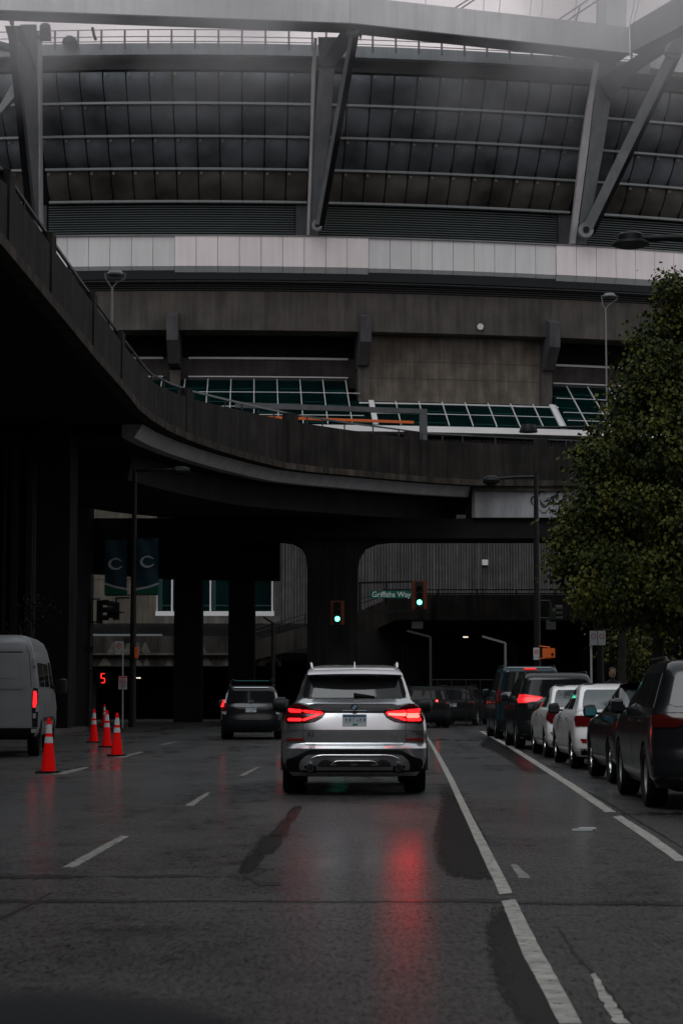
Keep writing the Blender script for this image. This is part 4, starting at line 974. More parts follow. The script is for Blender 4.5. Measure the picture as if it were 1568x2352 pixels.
# ------------------------------------------------------------------ vehicles
def prof(tab, z):
    if z <= tab[0][0]: return tab[0][1:]
    for a, b in zip(tab, tab[1:]):
        if z <= b[0]:
            t = (z-a[0])/(b[0]-a[0]); return [lerp(p, q, t) for p, q in zip(a[1:], b[1:])]
    return tab[-1][1:]
class Car:
    """local frame: rear at y=0 facing -y, front at +y, z up. tab rows: (z, y_rear, y_front, half_width, rear_corner, front_corner)"""
    def __init__(s, name, label, cat, tab, x, y, yaw, paint, n=3.0, group=None):
        s.tab = tab; s.n = n; s.t = thing(name, (x, y, .006), label, cat, group, rz=yaw); s.paint = paint
    def pt(s, u, z, off=0):
        if off:
            e = .01; p = s.pt(u, z); du = s.pt(u+e, z)-s.pt(u-e, z); dz = s.pt(u, z+e)-s.pt(u, z-e)
            nn = du.cross(dz)
            if nn.length > 1e-9: nn.normalize()
            return p+nn*off
        yr, yf, w, cr, cf = prof(s.tab, z)
        au = abs(u); sg_ = 1 if u >= 0 else -1
        if au <= 1:
            a = au*math.pi/2; return Vector((sg_*w*math.sin(a)**(2/s.n), yr+cr*(1-math.cos(a)**(2/s.n) if math.cos(a) > 1e-9 else 1), z))
        y = yr+cr+(au-1); yl = yf-cf
        if y <= yl: return Vector((sg_*w, y, z))
        a = min(1, (y-yl)/max(cf, .01))*math.pi/2
        return Vector((sg_*w*max(0, math.cos(a))**(2/s.n), yl+cf*math.sin(a)**(2/s.n), z))
    def ux(s, x, z):
        w = prof(s.tab, z)[2]; q = min(1, abs(x)/w); return math.copysign(math.asin(q**(s.n/2))*2/math.pi, x)
    def uy(s, y, z, side):
        yr, yf, w, cr, cf = prof(s.tab, z); return side*(1+(y-yr-cr))
    def body(s, arches=(), rw=.37):
        zs = sorted(set([a[0] for a in s.tab]+[lerp(a[0], b[0], k/ max(1, int((b[0]-a[0])/.06))) for a, b in zip(s.tab, s.tab[1:]) for k in range(max(1, int((b[0]-a[0])/.06)))]))
        NR, NS, NF = 18, 14, 14; vs = []; fs = []
        for z in zs:
            yr, yf, w, cr, cf = prof(s.tab, z); L = []
            for k in range(NR): L.append(s.pt(-1+2*k/(NR-1), z))
            y0, y1 = yr+cr, yf-cf
            for k in range(1, NS): L.append(Vector((w, lerp(y0, y1, k/NS), z)))
            for k in range(NF):
                a = math.pi/2*(1-2*k/(NF-1)); L.append(Vector((math.copysign(w*abs(math.sin(a))**(2/s.n), a), y1+cf*abs(math.cos(a))**(2/s.n), z)))
            for k in range(1, NS): L.append(Vector((-w, lerp(y1, y0, k/NS), z)))
            vs += L; M = len(L)
        for i in range(len(zs)-1):
            for k in range(M): fs.append((i*M+k, i*M+(k+1) % M, (i+1)*M+(k+1) % M, (i+1)*M+k))
        fs += [tuple(range(M))[::-1], tuple(range((len(zs)-1)*M, len(zs)*M))]
        mb = MB(); mb.add(vs, fs); o = mb.build('body', s.paint, s.t, local=True)
        if arches:
            cut = MB(); w = max(a[3] for a in s.tab)
            for ya in arches:
                for sd in (-1, 1):
                    x0, x1 = sorted((sd*(w-.34), sd*(w+.2))); cut.lathe([(rw, x0), (rw, x1)], (0, ya, rw*.93), 28, 'x')
            co = cut.build('cutter', blackpl, None, local=True)
            md = o.modifiers.new('b', 'BOOLEAN'); md.object = co; md.solver = 'EXACT'
            bpy.context.view_layer.update()
            dg = bpy.context.evaluated_depsgraph_get(); co.parent = s.t; bpy.context.view_layer.update(); dg.update()
            me = bpy.data.meshes.new_from_object(o.evaluated_get(dg)); o.modifiers.clear(); o.data = me
            me.materials.clear(); me.materials.append(s.paint)
            for p in me.polygons: p.material_index = 0
            bpy.data.objects.remove(co)
        o.data.shade_smooth(); o.data.set_sharp_from_angle(angle=R(38)); s.b = o; return o
    def patch(s, name, rows, m, off=.006, n=10, parent=None, xy='x', side=1, back=.03, smooth=40):
        """rows (z, a0, a1): a = x on the rear face, or y along a side"""
        f = []; bk = []
        for z, a0, a1 in rows:
            if xy == 'x': u0, u1 = s.ux(a0, z), s.ux(a1, z)
            elif xy == 'u': u0, u1 = a0, a1
            else: u0, u1 = s.uy(a0, z, side), s.uy(a1, z, side)
            f.append([s.pt(lerp(u0, u1, k/n), z, off) for k in range(n+1)]); bk.append([s.pt(lerp(u0, u1, k/n), z, -back) for k in range(n+1)])
        mb = MB(); mb.grid(f)
        H, W = len(f), n+1
        mb.v += [tuple(v) for r in bk for v in r]; o_ = H*W
        loop = [k for k in range(W)]+[i*W+W-1 for i in range(1, H)]+[(H-1)*W+k for k in range(W-2, -1, -1)]+[i*W for i in range(H-2, 0, -1)]
        for a, b in zip(loop, loop[1:]+loop[:1]): mb.f.append([a, b, o_+b, o_+a])
        if xy == 'y' and side < 0 or xy == 'u' and rows[0][2] < rows[0][1]: pass
        ob_ = mb.build(name, m, parent or s.t, smooth, local=True); return ob_
    def sub(s, rows, k=6):
        out = []
        for a, b in zip(rows, rows[1:]):
            out += [tuple(lerp(p, q, t/k) for p, q in zip(a, b)) for t in range(k)]
        return out+[rows[-1]]
    def wheels(s, ys, r, xw, wd=.23, rimm=None, spokes=5, front=True):
        for i, y in enumerate(ys):
            for sd in (-1, 1):
                xo = sd*xw; xi = sd*(xw-wd)
                mb = MB(); rr = r*.66; xs_ = xo-sd*.03
                mb.lathe([(rr, xs_-sd*.12), (rr, xs_), (rr-.025, xs_-sd*.002), (rr-.03, xs_-sd*.05)], (0, y, r), 24, 'x', caps=False)
                mb.lathe([(r*.16, xs_-sd*.06), (r*.15, xs_-sd*.01), (.02, xs_-sd*.005)], (0, y, r), 12, 'x')
                for k in range(spokes):
                    a = 2*math.pi*k/spokes+.3; d = Vector((0, math.cos(a), math.sin(a))); c = Vector((xs_-sd*.03, y, r))
                    mb.bar(c+d*r*.1, c+d*(rr-.01), .05, .03, up=Vector((1, 0, 0)))
                w_ = mb.build('wheel', rimm or galv, s.t, 40, local=True)
                mb = MB(); mb.lathe([(rr-.01, xi), (r*.93, xi), (r*.985, xi+sd*.02), (r, xi+sd*.05), (r, xo-sd*.05), (r*.985, xo-sd*.02), (r*.93, xo), (rr+.002, xo-sd*.012), (rr-.01, xo-sd*.1)], (0, y, r), 30, 'x', caps=False)
                mb.lathe([(rr-.012, xi+sd*.02), (rr-.012, xi+sd*.03)], (0, y, r), 20, 'x')
                mb.build('tyre', rubber, w_, 40, local=True)
    def loc(s, mb, name, m, smooth=None, parent=None): return mb.build(name, m, parent or s.t, smooth, local=True)
def plate(c, z, w_=.31, h_=.155, m2=None, off=.02):
    p = c.pt(0, z, off); mb = MB().box(-w_/2, w_/2, p.y-.006, p.y+.012, z-h_/2, z+h_/2); o = c.loc(mb, 'licence_plate', mat('plate_white', (.5, .52, .53), .4))
    mb = MB(); mb.box(-w_/2+.01, w_/2-.01, p.y-.0075, p.y-.0062, z+h_*.26, z+h_*.44); c.loc(mb, 'plate_header', mat('plate_blue', (.07, .12, .20), .5), parent=o)
    mb = MB(); rg_ = random.Random(int(z*1000))
    for k in range(6):
        x = -w_*.38+k*w_*.15
        if k == 3: x += .004
        mb.box(x, x+w_*.022, p.y-.0075, p.y-.0062, z-h_*.22, z+h_*.16); mb.box(x+w_*.07, x+w_*.09, p.y-.0075, p.y-.0062, z-h_*.22, z+h_*.16)
        mb.box(x, x+w_*.09, p.y-.0079, p.y-.0066, z-h_*.05+rg_.choice([0, h_*.18]), z+rg_.choice([0, h_*.18]))
    c.loc(mb, 'plate_marks', mat('plate_ink', (.09, .16, .22), .5), parent=o)
    mb = MB().box(-w_*.08, w_*.12, p.y-.0075, p.y-.0062, z-h_*.44, z-h_*.28); c.loc(mb, 'plate_emblem', mat('plate_teal', (.01, .2, .15), .5), parent=o)
    return o

redhot = mat('tail_light_bar', (.5, .01, .01), .3, emis=(1, .012, .016), es=2.4)
redbrake = mat('brake_light_bar', (.5, .02, .01), .3, emis=(1, .012, .009), es=38)
redglow = mat('lit_red_lens', (.3, .01, .01), .25, emis=(1, .02, .03), es=.75)
redmid = mat('mid_lit_red_lens', (.5, .01, .01), .25, emis=(1, .03, .03), es=.55)
silver = mat('silver_paint', (.56, .56, .575), .20, metal=.92, coat=.3, noise_=(2.5, .07))

# --- silver SUV ahead
X = G(814, 1830)
tabX = [(.24, .24, 4.45, .82, .30, .5), (.34, .13, 4.60, .89, .30, .5), (.44, .045, 4.66, .925, .34, .6), (.50, .015, 4.66, .93, .34, .6), (.585, .0, 4.68, .935, .36, .6), (.60, -.005, 4.68, .937, .36, .6), (.655, .075, 4.66, .94, .34, .6),
        (.67, .085, 4.66, .94, .33, .6), (.825, .060, 4.64, .935, .32, .6), (.84, .062, 4.63, .932, .32, .6), (.93, .085, 4.55, .925, .32, .6), (1.00, .105, 4.2, .91, .32, .7), (1.055, .125, 3.6, .885, .32, .8), (1.068, .105, 3.5, .88, .32, .8),
        (1.12, .08, 3.42, .845, .30, .5), (1.172, .085, 3.36, .79, .28, .4), (1.185, .10, 3.34, .778, .27, .4), (1.225, .16, 3.3, .74, .26, .4), (1.24, .175, 3.25, .73, .25, .4), (1.38, .27, 2.95, .69, .23, .4), (1.525, .37, 2.7, .645, .22, .4),
        (1.532, .33, 2.68, .642, .22, .4), (1.56, .335, 2.6, .63, .22, .4), (1.61, .42, 2.4, .60, .22, .4), (1.645, .60, 2.2, .56, .25, .4), (1.67, .95, 1.95, .48, .3, .4), (1.68, 1.2, 1.7, .40, .2, .2)]
sx = Car('silver_suv', 'silver SUV driving ahead in the centre lane with its right brake light glowing', 'car', tabX, X.x, X.y, 0.0, silver, n=3.2)
sx.body((.93, 3.80), .40)
sx.wheels((.93, 3.80), .375, .93, .27, galv, 7)
sx.patch('rear_window', sx.sub([(1.236, -.60, .60), (1.25, -.655, .655), (1.30, -.662, .662), (1.48, -.618, .618), (1.51, -.60, .60), (1.522, -.55, .55)], 3), carglass, .006, 14)
sx.patch('side_window', sx.sub([(1.22, .55, 3.0), (1.50, .75, 2.6)], 4), carglass, .006, 12, xy='y', side=1)
sx.patch('side_window', sx.sub([(1.22, .55, 3.0), (1.50, .75, 2.6)], 4), carglass, .006, 12, xy='y', side=-1)
sp_ = MB(); rows = []
for (z, y) in ((1.548, .42), (1.530, .20), (1.552, .16), (1.60, .30), (1.615, .46)):
    rows.append([Vector((lerp(-.60, .60, k/12), y+.09*abs(lerp(-1, 1, k/12))**2.6, z-.012*abs(lerp(-1, 1, k/12))**2)) for k in range(13)])
rows.append(rows[0]); sp_.grid(rows); sx.loc(sp_, 'roof_spoiler', silver, 50)
for s_ in (-1, 1):
    mb = MB().tube([(s_*.555, .55, 1.63), (s_*.56, .62, 1.675), (s_*.57, .9, 1.70), (s_*.575, 1.7, 1.705), (s_*.57, 2.4, 1.67), (s_*.57, 2.5, 1.62)], .022, 8); sx.loc(mb, 'roof_rail', chrome, 50)
sx.loc(MB().hexa([(-.006, .55, 1.63), (.018, .55, 1.63), (.018, .85, 1.66), (-.006, .85, 1.66)], [(-.0, .72, 1.715), (.012, .72, 1.715), (.012, .85, 1.70), (-.0, .85, 1.70)]), 'antenna_fin', silver)
# licence recess edges and lower lip are in the body profile; seam lines
def seam_line(c, rows, side_x, name='panel_seam'):
    c.patch(name, rows, blackpl, .002, 4, back=.01)
sx.patch('panel_seam', sx.sub([(1.057, -.44, .44), (1.068, -.43, .43)], 2), blackpl, .004, 14, back=.01)
sx.patch('panel_seam', sx.sub([(.640, -.60, .60), (.646, -.62, .62)], 2), blackpl, .003, 14, back=.01)
for s_ in (-1, 1):
    sx.patch('panel_seam', sx.sub([tuple([z]+sorted((s_*x, s_*(x+.006)))) for z, x in ((.646, .60), (.66, .638), (.70, .652), (.93, .657))], 3), blackpl, .003, 2, back=.01)
    # tail lamp housing (dark), wrapping round the corner
    hs_ = [(.925, .60, .868), (.935, .46 if 0 else .52, .875), (.965, .46, .885), (.995, .41, .88), (1.045, .375, .865), (1.075, .378, .855), (1.09, .52, .84), (1.125, .60, .815), (1.15, .66, .78), (1.162, .70, .765)]
    rws = [tuple([z]+sorted((s_*a, s_*b))) for z, a, b in hs_]
    lamp = sx.patch('tail_light', sx.sub(rws, 3), mat('lamp_housing', (.05, .004, .005), .12), .016, 14, back=.03)
    def barx(z0, z1, xa0, xa1, xb0, xb1, m_, nm='light_bar', off=.024):
        """bar between x=xa (z0..z1 there) handled as a slanted quad strip"""
        mb = MB(); A = []; B = []
        for k in range(9):
            t = k/8; x = lerp(xa0, xb0, t); zz0 = lerp(z0[0], z1[0], t); zz1 = lerp(z0[1], z1[1], t)
            rr_ = .006*(1 if 0 < k < 8 else 0)
            A.append(sx.pt(sx.ux(s_*x, zz0), zz0-rr_, off)); B.append(sx.pt(sx.ux(s_*x, zz1), zz1+rr_, off))
        mb.grid([A, B]); d = Vector((0, .012, 0)); mb.grid([[p+d for p in A], [p+d for p in B]]); mb.grid([[p+d for p in A], A]); mb.grid([B, [p+d for p in B]])
        return mb.build(nm, m_, lamp, 30, local=True)
    barx((1.075, 1.098), (1.075, 1.102), .67, 0, .83, 0, redhot)
    barx((.945, .972), (.945, .972), .67, 0, .845, 0, redhot)
    barx((1.078, 1.095), (1.058, 1.070), .655, 0, .40, 0, redhot)
    barx((.945, .965), (.972, .990), .655, 0, .57, 0, redhot)
    barx((.972, .990), (1.002, 1.018), .575, 0, .48, 0, redhot)
    barx((1.002, 1.018), (1.04, 1.062), .485, 0, .40, 0, redhot)
    if s_ > 0:
        barx((1.025, 1.06), (1.025, 1.058), .665, 0, .82, 0, redbrake, 'brake_bar', .027)
        barx((.985, 1.012), (.985, 1.012), .665, 0, .82, 0, redbrake, 'brake_bar', .027)
        barx((1.005, 1.045), (1.018, 1.042), .655, 0, .43, 0, redbrake, 'brake_bar', .027)
    sx.patch('reflector', [tuple([z]+sorted((s_*a, s_*b))) for z, a, b in ((.702, .655, .875), (.726, .648, .865))], mat('reflector_red', (.25, .006, .006), .2), .006, 6)
    # exhaust tips
    mb = MB(); mb.lathe([(.045, .02), (.055, .0), (.055, .10), (.045, .10)], (s_*.565, .035, .350), 18, 'y'); sx.loc(mb, 'exhaust_tip', chrome, 40)
    mb = MB(); mb.lathe([(.042, .0), (.042, .03)], (s_*.565, .03, .350), 18, 'y'); sx.loc(mb, 'exhaust_bore', blackm, 40)
    # mirrors
    mb = MB(); mb.lathe([(.02, -.12), (.09, -.10), (.115, -.02), (.11, .06), (.03, .10)], (s_*1.02, 2.75, 1.14), 14, 'x'); o = sx.loc(mb, 'wing_mirror', blackpl, 50)
    mb = MB(); mb.bar((s_*.82, 2.75, 1.08), (s_*.95, 2.75, 1.09), .08, .05); sx.loc(mb, 'mirror_stalk', blackpl, parent=o)
    # wheel arch trims
    mb = MB(); ring_ = []
    for k in range(15):
        a = R(-8+196*k/14); ring_.append([Vector((s_*x_, .93+r_*math.cos(a), .372+r_*math.sin(a))) for x_, r_ in ((.93, .405), (.952, .41), (.952, .465), (.93, .48))])
    mb.grid(ring_); sx.loc(mb, 'arch_trim', blackpl, 40)
plate(sx, .957, .31, .155)
# black bumper insert and silver skid trim
sx.patch('bumper_insert', sx.sub([(.30, -.86, .86), (.40, -.88, .88), (.46, -.86, .86), (.50, -.74, .74), (.565, -.62, .62), (.583, -.55, .55)], 3), blackpl, .008, 18)
def trim(name, rows, m_, off): return sx.patch(name, sx.sub(rows, 3), m_, off, 18, back=.02)
skm = mat('skid_trim_silver', (.42, .42, .44), .42, metal=.5)
trim('skid_trim', [(.33, -.70, .70), (.39, -.705, .705), (.44, -.69, .69), (.49, -.64, .64), (.515, -.59, .59)], skm, .016)
trim('trim_highlight', [(.512, -.585, .585), (.526, -.56, .56)], chrome, .024)
trim('trim_recess', [(.375, -.46, .46), (.40, -.47, .47), (.455, -.42, .42), (.465, -.38, .38)], mat('trim_dark', (.10, .10, .105), .4, metal=.4), .019)
trim('trim_highlight', [(.452, -.32, .32), (.462, -.31, .31)], chrome, .030)
for zt_0, xm, rr_ in ((.522, .56, .010), (.458, .30, .008)):
    MB().tube([sx.pt(sx.ux(lerp(-xm, xm, k/14), zt_0), zt_0, .034)-Vector((0, 0, .045*max(0, abs(k-7)/7-.8)*5)) for k in range(15)], rr_, 8).build('trim_highlight', chrome, sx.t, 50, local=True)
for x in (-.275, -.005, .255): sx.patch('trim_clip', [(.40, x-.045, x+.045), (.422, x-.045, x+.045)], chrome, .028, 3)
sx.patch('exhaust_surround', [(.30, -.64, -.49), (.39, -.64, -.49)], blackpl, .020, 5); sx.patch('exhaust_surround', [(.30, .49, .64), (.39, .49, .64)], blackpl, .020, 5)
sx.loc(MB().box(-.60, .60, .35, 4.2, .23, .34), 'underbody', blackpl)
# roundel
p = sx.pt(0, 1.125, .012); mb = MB(); mb.lathe([(.043, -.004), (.041, -.008), (.031, -.008), (.030, -.004)], p, 24, 'y'); rd_ = sx.loc(mb, 'badge', blackm, 40)
for q in range(4):
    mb = MB(); vs = [p+Vector((0, -.0095, 0))]+[p+Vector((.030*math.cos(a), -.0095, .030*math.sin(a))) for a in [math.pi/2*(q+k/6) for k in range(7)]]
    mb.add(vs, [(0, k, k+1) for k in range(1, 7)]); sx.loc(mb, 'badge_quarter', mat('badge_blue', (.02, .12, .3), .3) if q in (1, 3) else signw, parent=rd_)
for s_, txt, x in ((-1, 'X3', -.56), (1, 'xDrive30i', .50)):
    p = sx.pt(sx.ux(x, .775), .775, .004); text('badge_lettering', txt, .075 if s_ < 0 else .058, chrome if s_ > 0 else blackm, sx.t, p+Vector((0, -.004, 0)), ext=.003)
mb = MB(); pa = sx.pt(sx.ux(.0, 1.245), 1.245, .03); pb = sx.pt(sx.ux(.26, 1.243), 1.243, .02)
mb.hexa([pa+Vector((-.01, 0, 0)), pb, pb+Vector((0, 0, .012)), pa+Vector((-.01, 0, .045))], [q+Vector((0, .02, 0)) for q in (pa+Vector((-.01, 0, 0)), pb, pb+Vector((0, 0, .012)), pa+Vector((-.01, 0, .045)))]); sx.loc(mb, 'rear_wiper', blackpl)
for ww in (0,):
    mb = MB().box(-.16, .16, .30, .34, 1.518, 1.532); sx.loc(mb, 'high_brake_light', redglass)

# --- generic profiles
def tab_suv(L, W, H, bz=None, rake=.22):
    b = bz or H*.60; w = W/2
    return [(.24, .14, L-.2, w-.08, .28, .5), (.36, .03, L-.04, w-.02, .3, .55), (.55, .0, L, w, .3, .6), (.66, .05, L-.02, w, .3, .6), (b-.22, .06, L-.06, w-.005, .3, .6), (b-.06, .07, L-.3, w-.02, .3, .7),
            (b, .10, L-1.0, w-.04, .28, .6), (b+.04, .13, L-1.15, w-.06, .26, .4), (H-.16, rake, L-1.95, w-.20, .22, .4), (H-.06, rake+.10, L-2.15, w-.24, .22, .4), (H-.02, rake+.35, L-2.4, w-.32, .3, .4), (H, rake+.8, L-2.8, w-.5, .3, .4)]
def tab_sedan(L, W, H):
    w = W/2
    return [(.22, .16, L-.2, w-.08, .3, .5), (.34, .04, L-.04, w-.02, .34, .6), (.55, .0, L, w, .36, .7), (.64, .03, L-.02, w, .36, .7), (.80, .06, L-.08, w-.01, .36, .7), (.90, .07, L-.4, w-.03, .34, .7), (.965, .10, L-1.05, w-.06, .32, .7),
            (.99, .17, L-1.25, w-.08, .3, .5), (1.01, .52, L-1.32, w-.10, .22, .4), (1.18, 1.0, L-1.75, w-.18, .2, .4), (H-.10, 1.42, L-2.15, w-.25, .2, .4), (H-.04, 1.62, L-2.35, w-.29, .2, .4), (H-.01, 1.9, L-2.6, w-.36, .2, .4), (H, 2.2, L-2.8, w-.5, .2, .3)]
def mirrors(c, y, z, w, m_=None, s_all=(-1, 1), glass=None):
    for s_ in s_all:
        mb = MB(); mb.lathe([(.03, -.11), (.085, -.09), (.105, 0), (.10, .07), (.03, .10)], (s_*(w+.10), y, z+.06), 12, 'x'); o = c.loc(mb, 'wing_mirror', m_ or c.paint, 50)
        mb = MB().box(*sorted((s_*(w+.03), s_*(w+.19))), y-.112, y-.104, z+.0, z+.12); c.loc(mb, 'mirror_glass', glass or carglass, parent=o)
        mb = MB().bar((s_*(w-.12), y+.03, z+.02), (s_*(w+.04), y+.02, z+.03), .07, .04); c.loc(mb, 'mirror_stalk', blackpl, parent=o)
def handles(c, ys, z, s_all=(-1, 1), m_=chrome):
    for y in ys:
        for s_ in s_all:
            p = c.pt(c.uy(y, z, s_), z, .015); c.loc(MB().box(p.x-.012, p.x+.012, p.y-.09, p.y+.09, z-.014, z+.014), 'door_handle', m_)
def seams(c, ys, z0, z1):
    for y in ys:
        for s_ in (-1, 1): c.patch('door_seam', c.sub([(z0, y-.004, y+.004), (z1, y-.004, y+.004)], 6), blackpl, .0015, 1, xy='y', side=s_, back=.01)
def lamps(c, rows, m_, nm='tail_light', off=.012, sides=(-1, 1)):
    for s_ in sides: c.patch(nm, c.sub([tuple([z]+sorted((s_*a, s_*b))) for z, a, b in rows], 3), m_, off, 8, back=.02)
blackpaint = mat('black_paint', (.008, .009, .010), .22, coat=.15, spec=.4)
tealpaint = mat('dark_teal_paint', (.006, .018, .023), .25, coat=.15, spec=.4)
whitepaint = mat('white_paint', (.86, .83, .83), .25, coat=.6)
charpaint = mat('charcoal_paint', (.009, .009, .011), .2, coat=.2, spec=.4)
PX = 4.15
def park(Yr): return PX+.043*(Yr-35)
YAW = -.008
def suv(name, label, cat, x, y, yaw, L, W, H, paint, lm, lrows, group=None, bz=None, rake=.22, wr=.36, pl=True, sides=(-1, 1)):
    c = Car(name, label, cat, tab_suv(L, W, H, bz, rake), x, y, yaw, paint, group=group); b = bz or H*.60; w = W/2
    c.body((.95, L-.95), wr+.03); c.wheels((.95, L-.95), wr, w-.005, .24, galv, 6)
    c.patch('rear_window', c.sub([(b+.07, -w+.28, w-.28), (b+.10, -w+.22, w-.22), (H-.22, -w+.30, w-.30), (H-.18, -w+.34, w-.34)], 3), carglass, .006, 12)
    for s_ in (-1, 1):
        c.patch('side_window', c.sub([(b+.06, .45, 1.05), (H-.17, .62, 1.10)], 4), carglass, .006, 5, xy='y', side=s_)
        c.patch('side_window', c.sub([(b+.06, 1.18, 2.12), (H-.17, 1.22, 2.12)], 4), carglass, .006, 6, xy='y', side=s_)
        c.patch('side_window', c.sub([(b+.06, 2.22, L-1.45), (H-.17, 2.22, L-2.05)], 4), carglass, .006, 6, xy='y', side=s_)
    c.patch('rear_bumper', c.sub([(.30, -w+.06, w-.06), (.56, -w+.03, w-.03)], 3), blackpl, .01, 12)
    for s_, lm_ in zip((-1, 1), lm if isinstance(lm, tuple) else (lm, lm)): lamps(c, lrows, lm_, sides=(s_,))
    mirrors(c, L-1.55, b, w-.03); seams(c, (1.15, 2.17), .45, b); handles(c, (1.35, 2.4), b-.10)
    if pl: plate(c, .86 if H < 2 else .95, .30, .15)
    c.loc(MB().box(-w+.3, w-.3, .3, L-.3, .2, .36), 'underbody', blackpl)
    for s_ in (-1, 1): c.loc(MB().tube([(s_*(w-.26), rake+.35, H-.045), (s_*(w-.26), rake+.5, H+.01), (s_*(w-.26), L-2.5, H+.01), (s_*(w-.26), L-2.4, H-.04)], .018, 6), 'roof_rail', blackpl)
    c.patch('panel_seam', c.sub([(b+.0, -w+.1, w-.1), (b+.006, -w+.1, w-.1)], 1), blackpl, .003, 12, back=.01)
    return c

# black hatchback with rack, ahead on the left
h = G(576, 1700)
hb = suv('black_hatchback', 'black hatchback with a roof rack and lit red tail lights, ahead on the left', 'car', h.x, h.y, .012, 4.45, 1.78, 1.56, blackpaint, redglass,
         [(.80, .72, .80), (.86, .71, .86), (.98, .72, .865), (1.06, .73, .84)], wr=.32, bz=.98, rake=.16)
lamps(hb, [(.93, .78, .868), (1.05, .77, .862), (1.13, .76, .835)], redhot, 'lit_lamp', .02)
lamps(hb, [(1.04, .715, .76), (1.10, .715, .75), (1.32, .675, .70), (1.34, .672, .685)], mat('clear_lamp', (.6, .62, .63), .15), 'clear_lamp', .016)
lamps(hb, [(.72, .72, .78), (.80, .70, .87)], mat('clear_lamp_low', (.3, .32, .32), .15), 'reverse_lamp', .013)
p = hb.pt(0, 1.08, .02); mb = MB(); n = 20
for rx, rz_ in ((.075, .05), (.03, .046), (.055, .02)):
    zo = .012 if rx == .055 else 0
    mb.grid([[p+Vector((rx*k_*math.cos(a), -.002, zo+rz_*k_*math.sin(a))) for k_ in (.84, 1)] for a in [2*math.pi*q/n for q in range(n+1)]])
hb.loc(mb, 'badge', chrome)
for y in (.9, 1.9): hb.loc(MB().bar((-.68, y, 1.68), (.68, y, 1.68), .05, .03), 'rack_bar', blackpl)
for s_ in (-1, 1):
    hb.loc(MB().bar((s_*.56, .7, 1.72), (s_*.56, 2.2, 1.72), .03, .03), 'rack_rail', darkm); hb.loc(MB().box(s_*.62-.03, s_*.62+.03, .85, .95, 1.5, 1.68), 'rack_foot', blackpl)
hb.loc(MB().bar((-.50, .62, 1.69), (.50, .62, 1.69), .02, .012), 'rack_wind_strip', mat('teal_strip', (.05, .30, .30), .3))
hb.patch('spoiler_edge', hb.sub([(1.47, -.48, .48), (1.485, -.50, .50)], 2), chrome, .02, 12)
t = text('bumper_sticker', 'HYBRID', .05, mat('sticker_grey', (.12, .13, .13), .5), hb.t, hb.pt(0, .62, .02)+Vector((0, -.004, 0)))

# parked row on the right, seen from behind and their left side
q = park(60); ts = suv('dark_teal_truck', 'tall dark teal passenger truck parked farthest up the right side', 'truck', G(1205, 1700).x+.22, 58.0, YAW, 5.3, 2.0, 2.12, tealpaint, redglass,
        [(1.05, .84, .93), (1.10, .82, .985), (1.42, .84, .96), (1.46, .86, .94)], wr=.40, bz=1.30, rake=.20)
ts.patch('high_brake_light', ts.sub([(2.00, -.18, .18), (2.04, -.18, .18)], 1), redmid, .03, 4)
ts.patch('roof_edge', ts.sub([(2.045, -.68, .68), (2.08, -.62, .62)], 1), mat('pale_teal', (.16, .22, .24), .3), .01, 8)
bs = suv('black_suv', 'black SUV with its left red tail light lit, parked behind the teal truck', 'car', 5.23-.13, 47.2, YAW, 4.85, 1.96, 1.82, blackpaint, (redglow, redglass),
        [(1.09, .70, .93), (1.15, .45, .95), (1.23, .36, .94), (1.29, .76, .91)], wr=.37, bz=1.16, rake=.26)
lamps(bs, [(1.05, .66, .93), (1.08, .55, .95)], chrome, 'lamp_chrome', .014)

def sedan(name, label, x, y, yaw, L, W, H, paint, lrows, lmat, lightlab=None):
    c = Car(name, label, 'car', tab_sedan(L, W, H), x, y, yaw, paint, group=None); w = W/2
    c.body((1.02, L-.92), .345); c.wheels((1.02, L-.92), .325, w-.01, .22, chrome, 10)
    c.patch('rear_window', c.sub([(1.03, -w+.24, w-.24), (1.06, -w+.20, w-.20), (H-.16, -w+.31, w-.31), (H-.12, -w+.36, w-.36)], 4), mat('reflecting_glass', (.05, .06, .062), .05), .006, 12)
    for s_ in (-1, 1):
        c.patch('side_window', c.sub([(1.03, 1.45, 2.30), (1.18, 1.6, 2.30), (H-.11, 2.05, 2.32)], 4), carglass, .006, 6, xy='y', side=s_)
        c.patch('side_window', c.sub([(1.03, 2.40, L-1.55), (H-.11, 2.40, L-2.25)], 4), carglass, .006, 6, xy='y', side=s_)
    lamps(c, lrows, lmat); mirrors(c, L-1.75, .97, w-.03, blackpl); seams(c, (1.35, 2.35), .35, .97); handles(c, (1.55, 2.55), .86)
    plate(c, .80, .30, .15)
    c.patch('rear_bumper', c.sub([(.25, -w+.12, w-.12), (.36, -w+.10, w-.10)], 2), blackpl, .008, 12)
    lamps(c, [(.46, .62, .80), (.53, .60, .84)], mat('reflector_red', (.25, .006, .006), .2), 'reflector', .008)
    c.patch('panel_seam', c.sub([(.965, -w+.3, w-.3), (.969, -w+.3, w-.3)], 1), blackpl, .003, 12, back=.01)
    c.loc(MB().box(-w+.3, w-.3, .3, L-.3, .18, .34), 'underbody', blackpl)
    return c
wa = sedan('white_sedan', 'white sedan with angular dark red tail lights, farther of the two white sedans', park(41)+.66, 40.6, YAW, 4.65, 1.82, 1.50, whitepaint, [(.70, .62, .82), (.78, .56, .90), (.90, .60, .89), (.98, .70, .84)], redglass)
wb = sedan('white_sedan', 'white sedan with squarish red tail lights, nearer of the two white sedans', park(34.5)+.80, 34.4, YAW, 4.75, 1.86, 1.49, whitepaint, [(.74, .58, .90), (.90, .58, .91), (.92, .62, .88)], redglass)
wb.patch('high_brake_light', wb.sub([(1.14, .10, .42), (1.22, .10, .46)], 2), redmid, .012, 5)
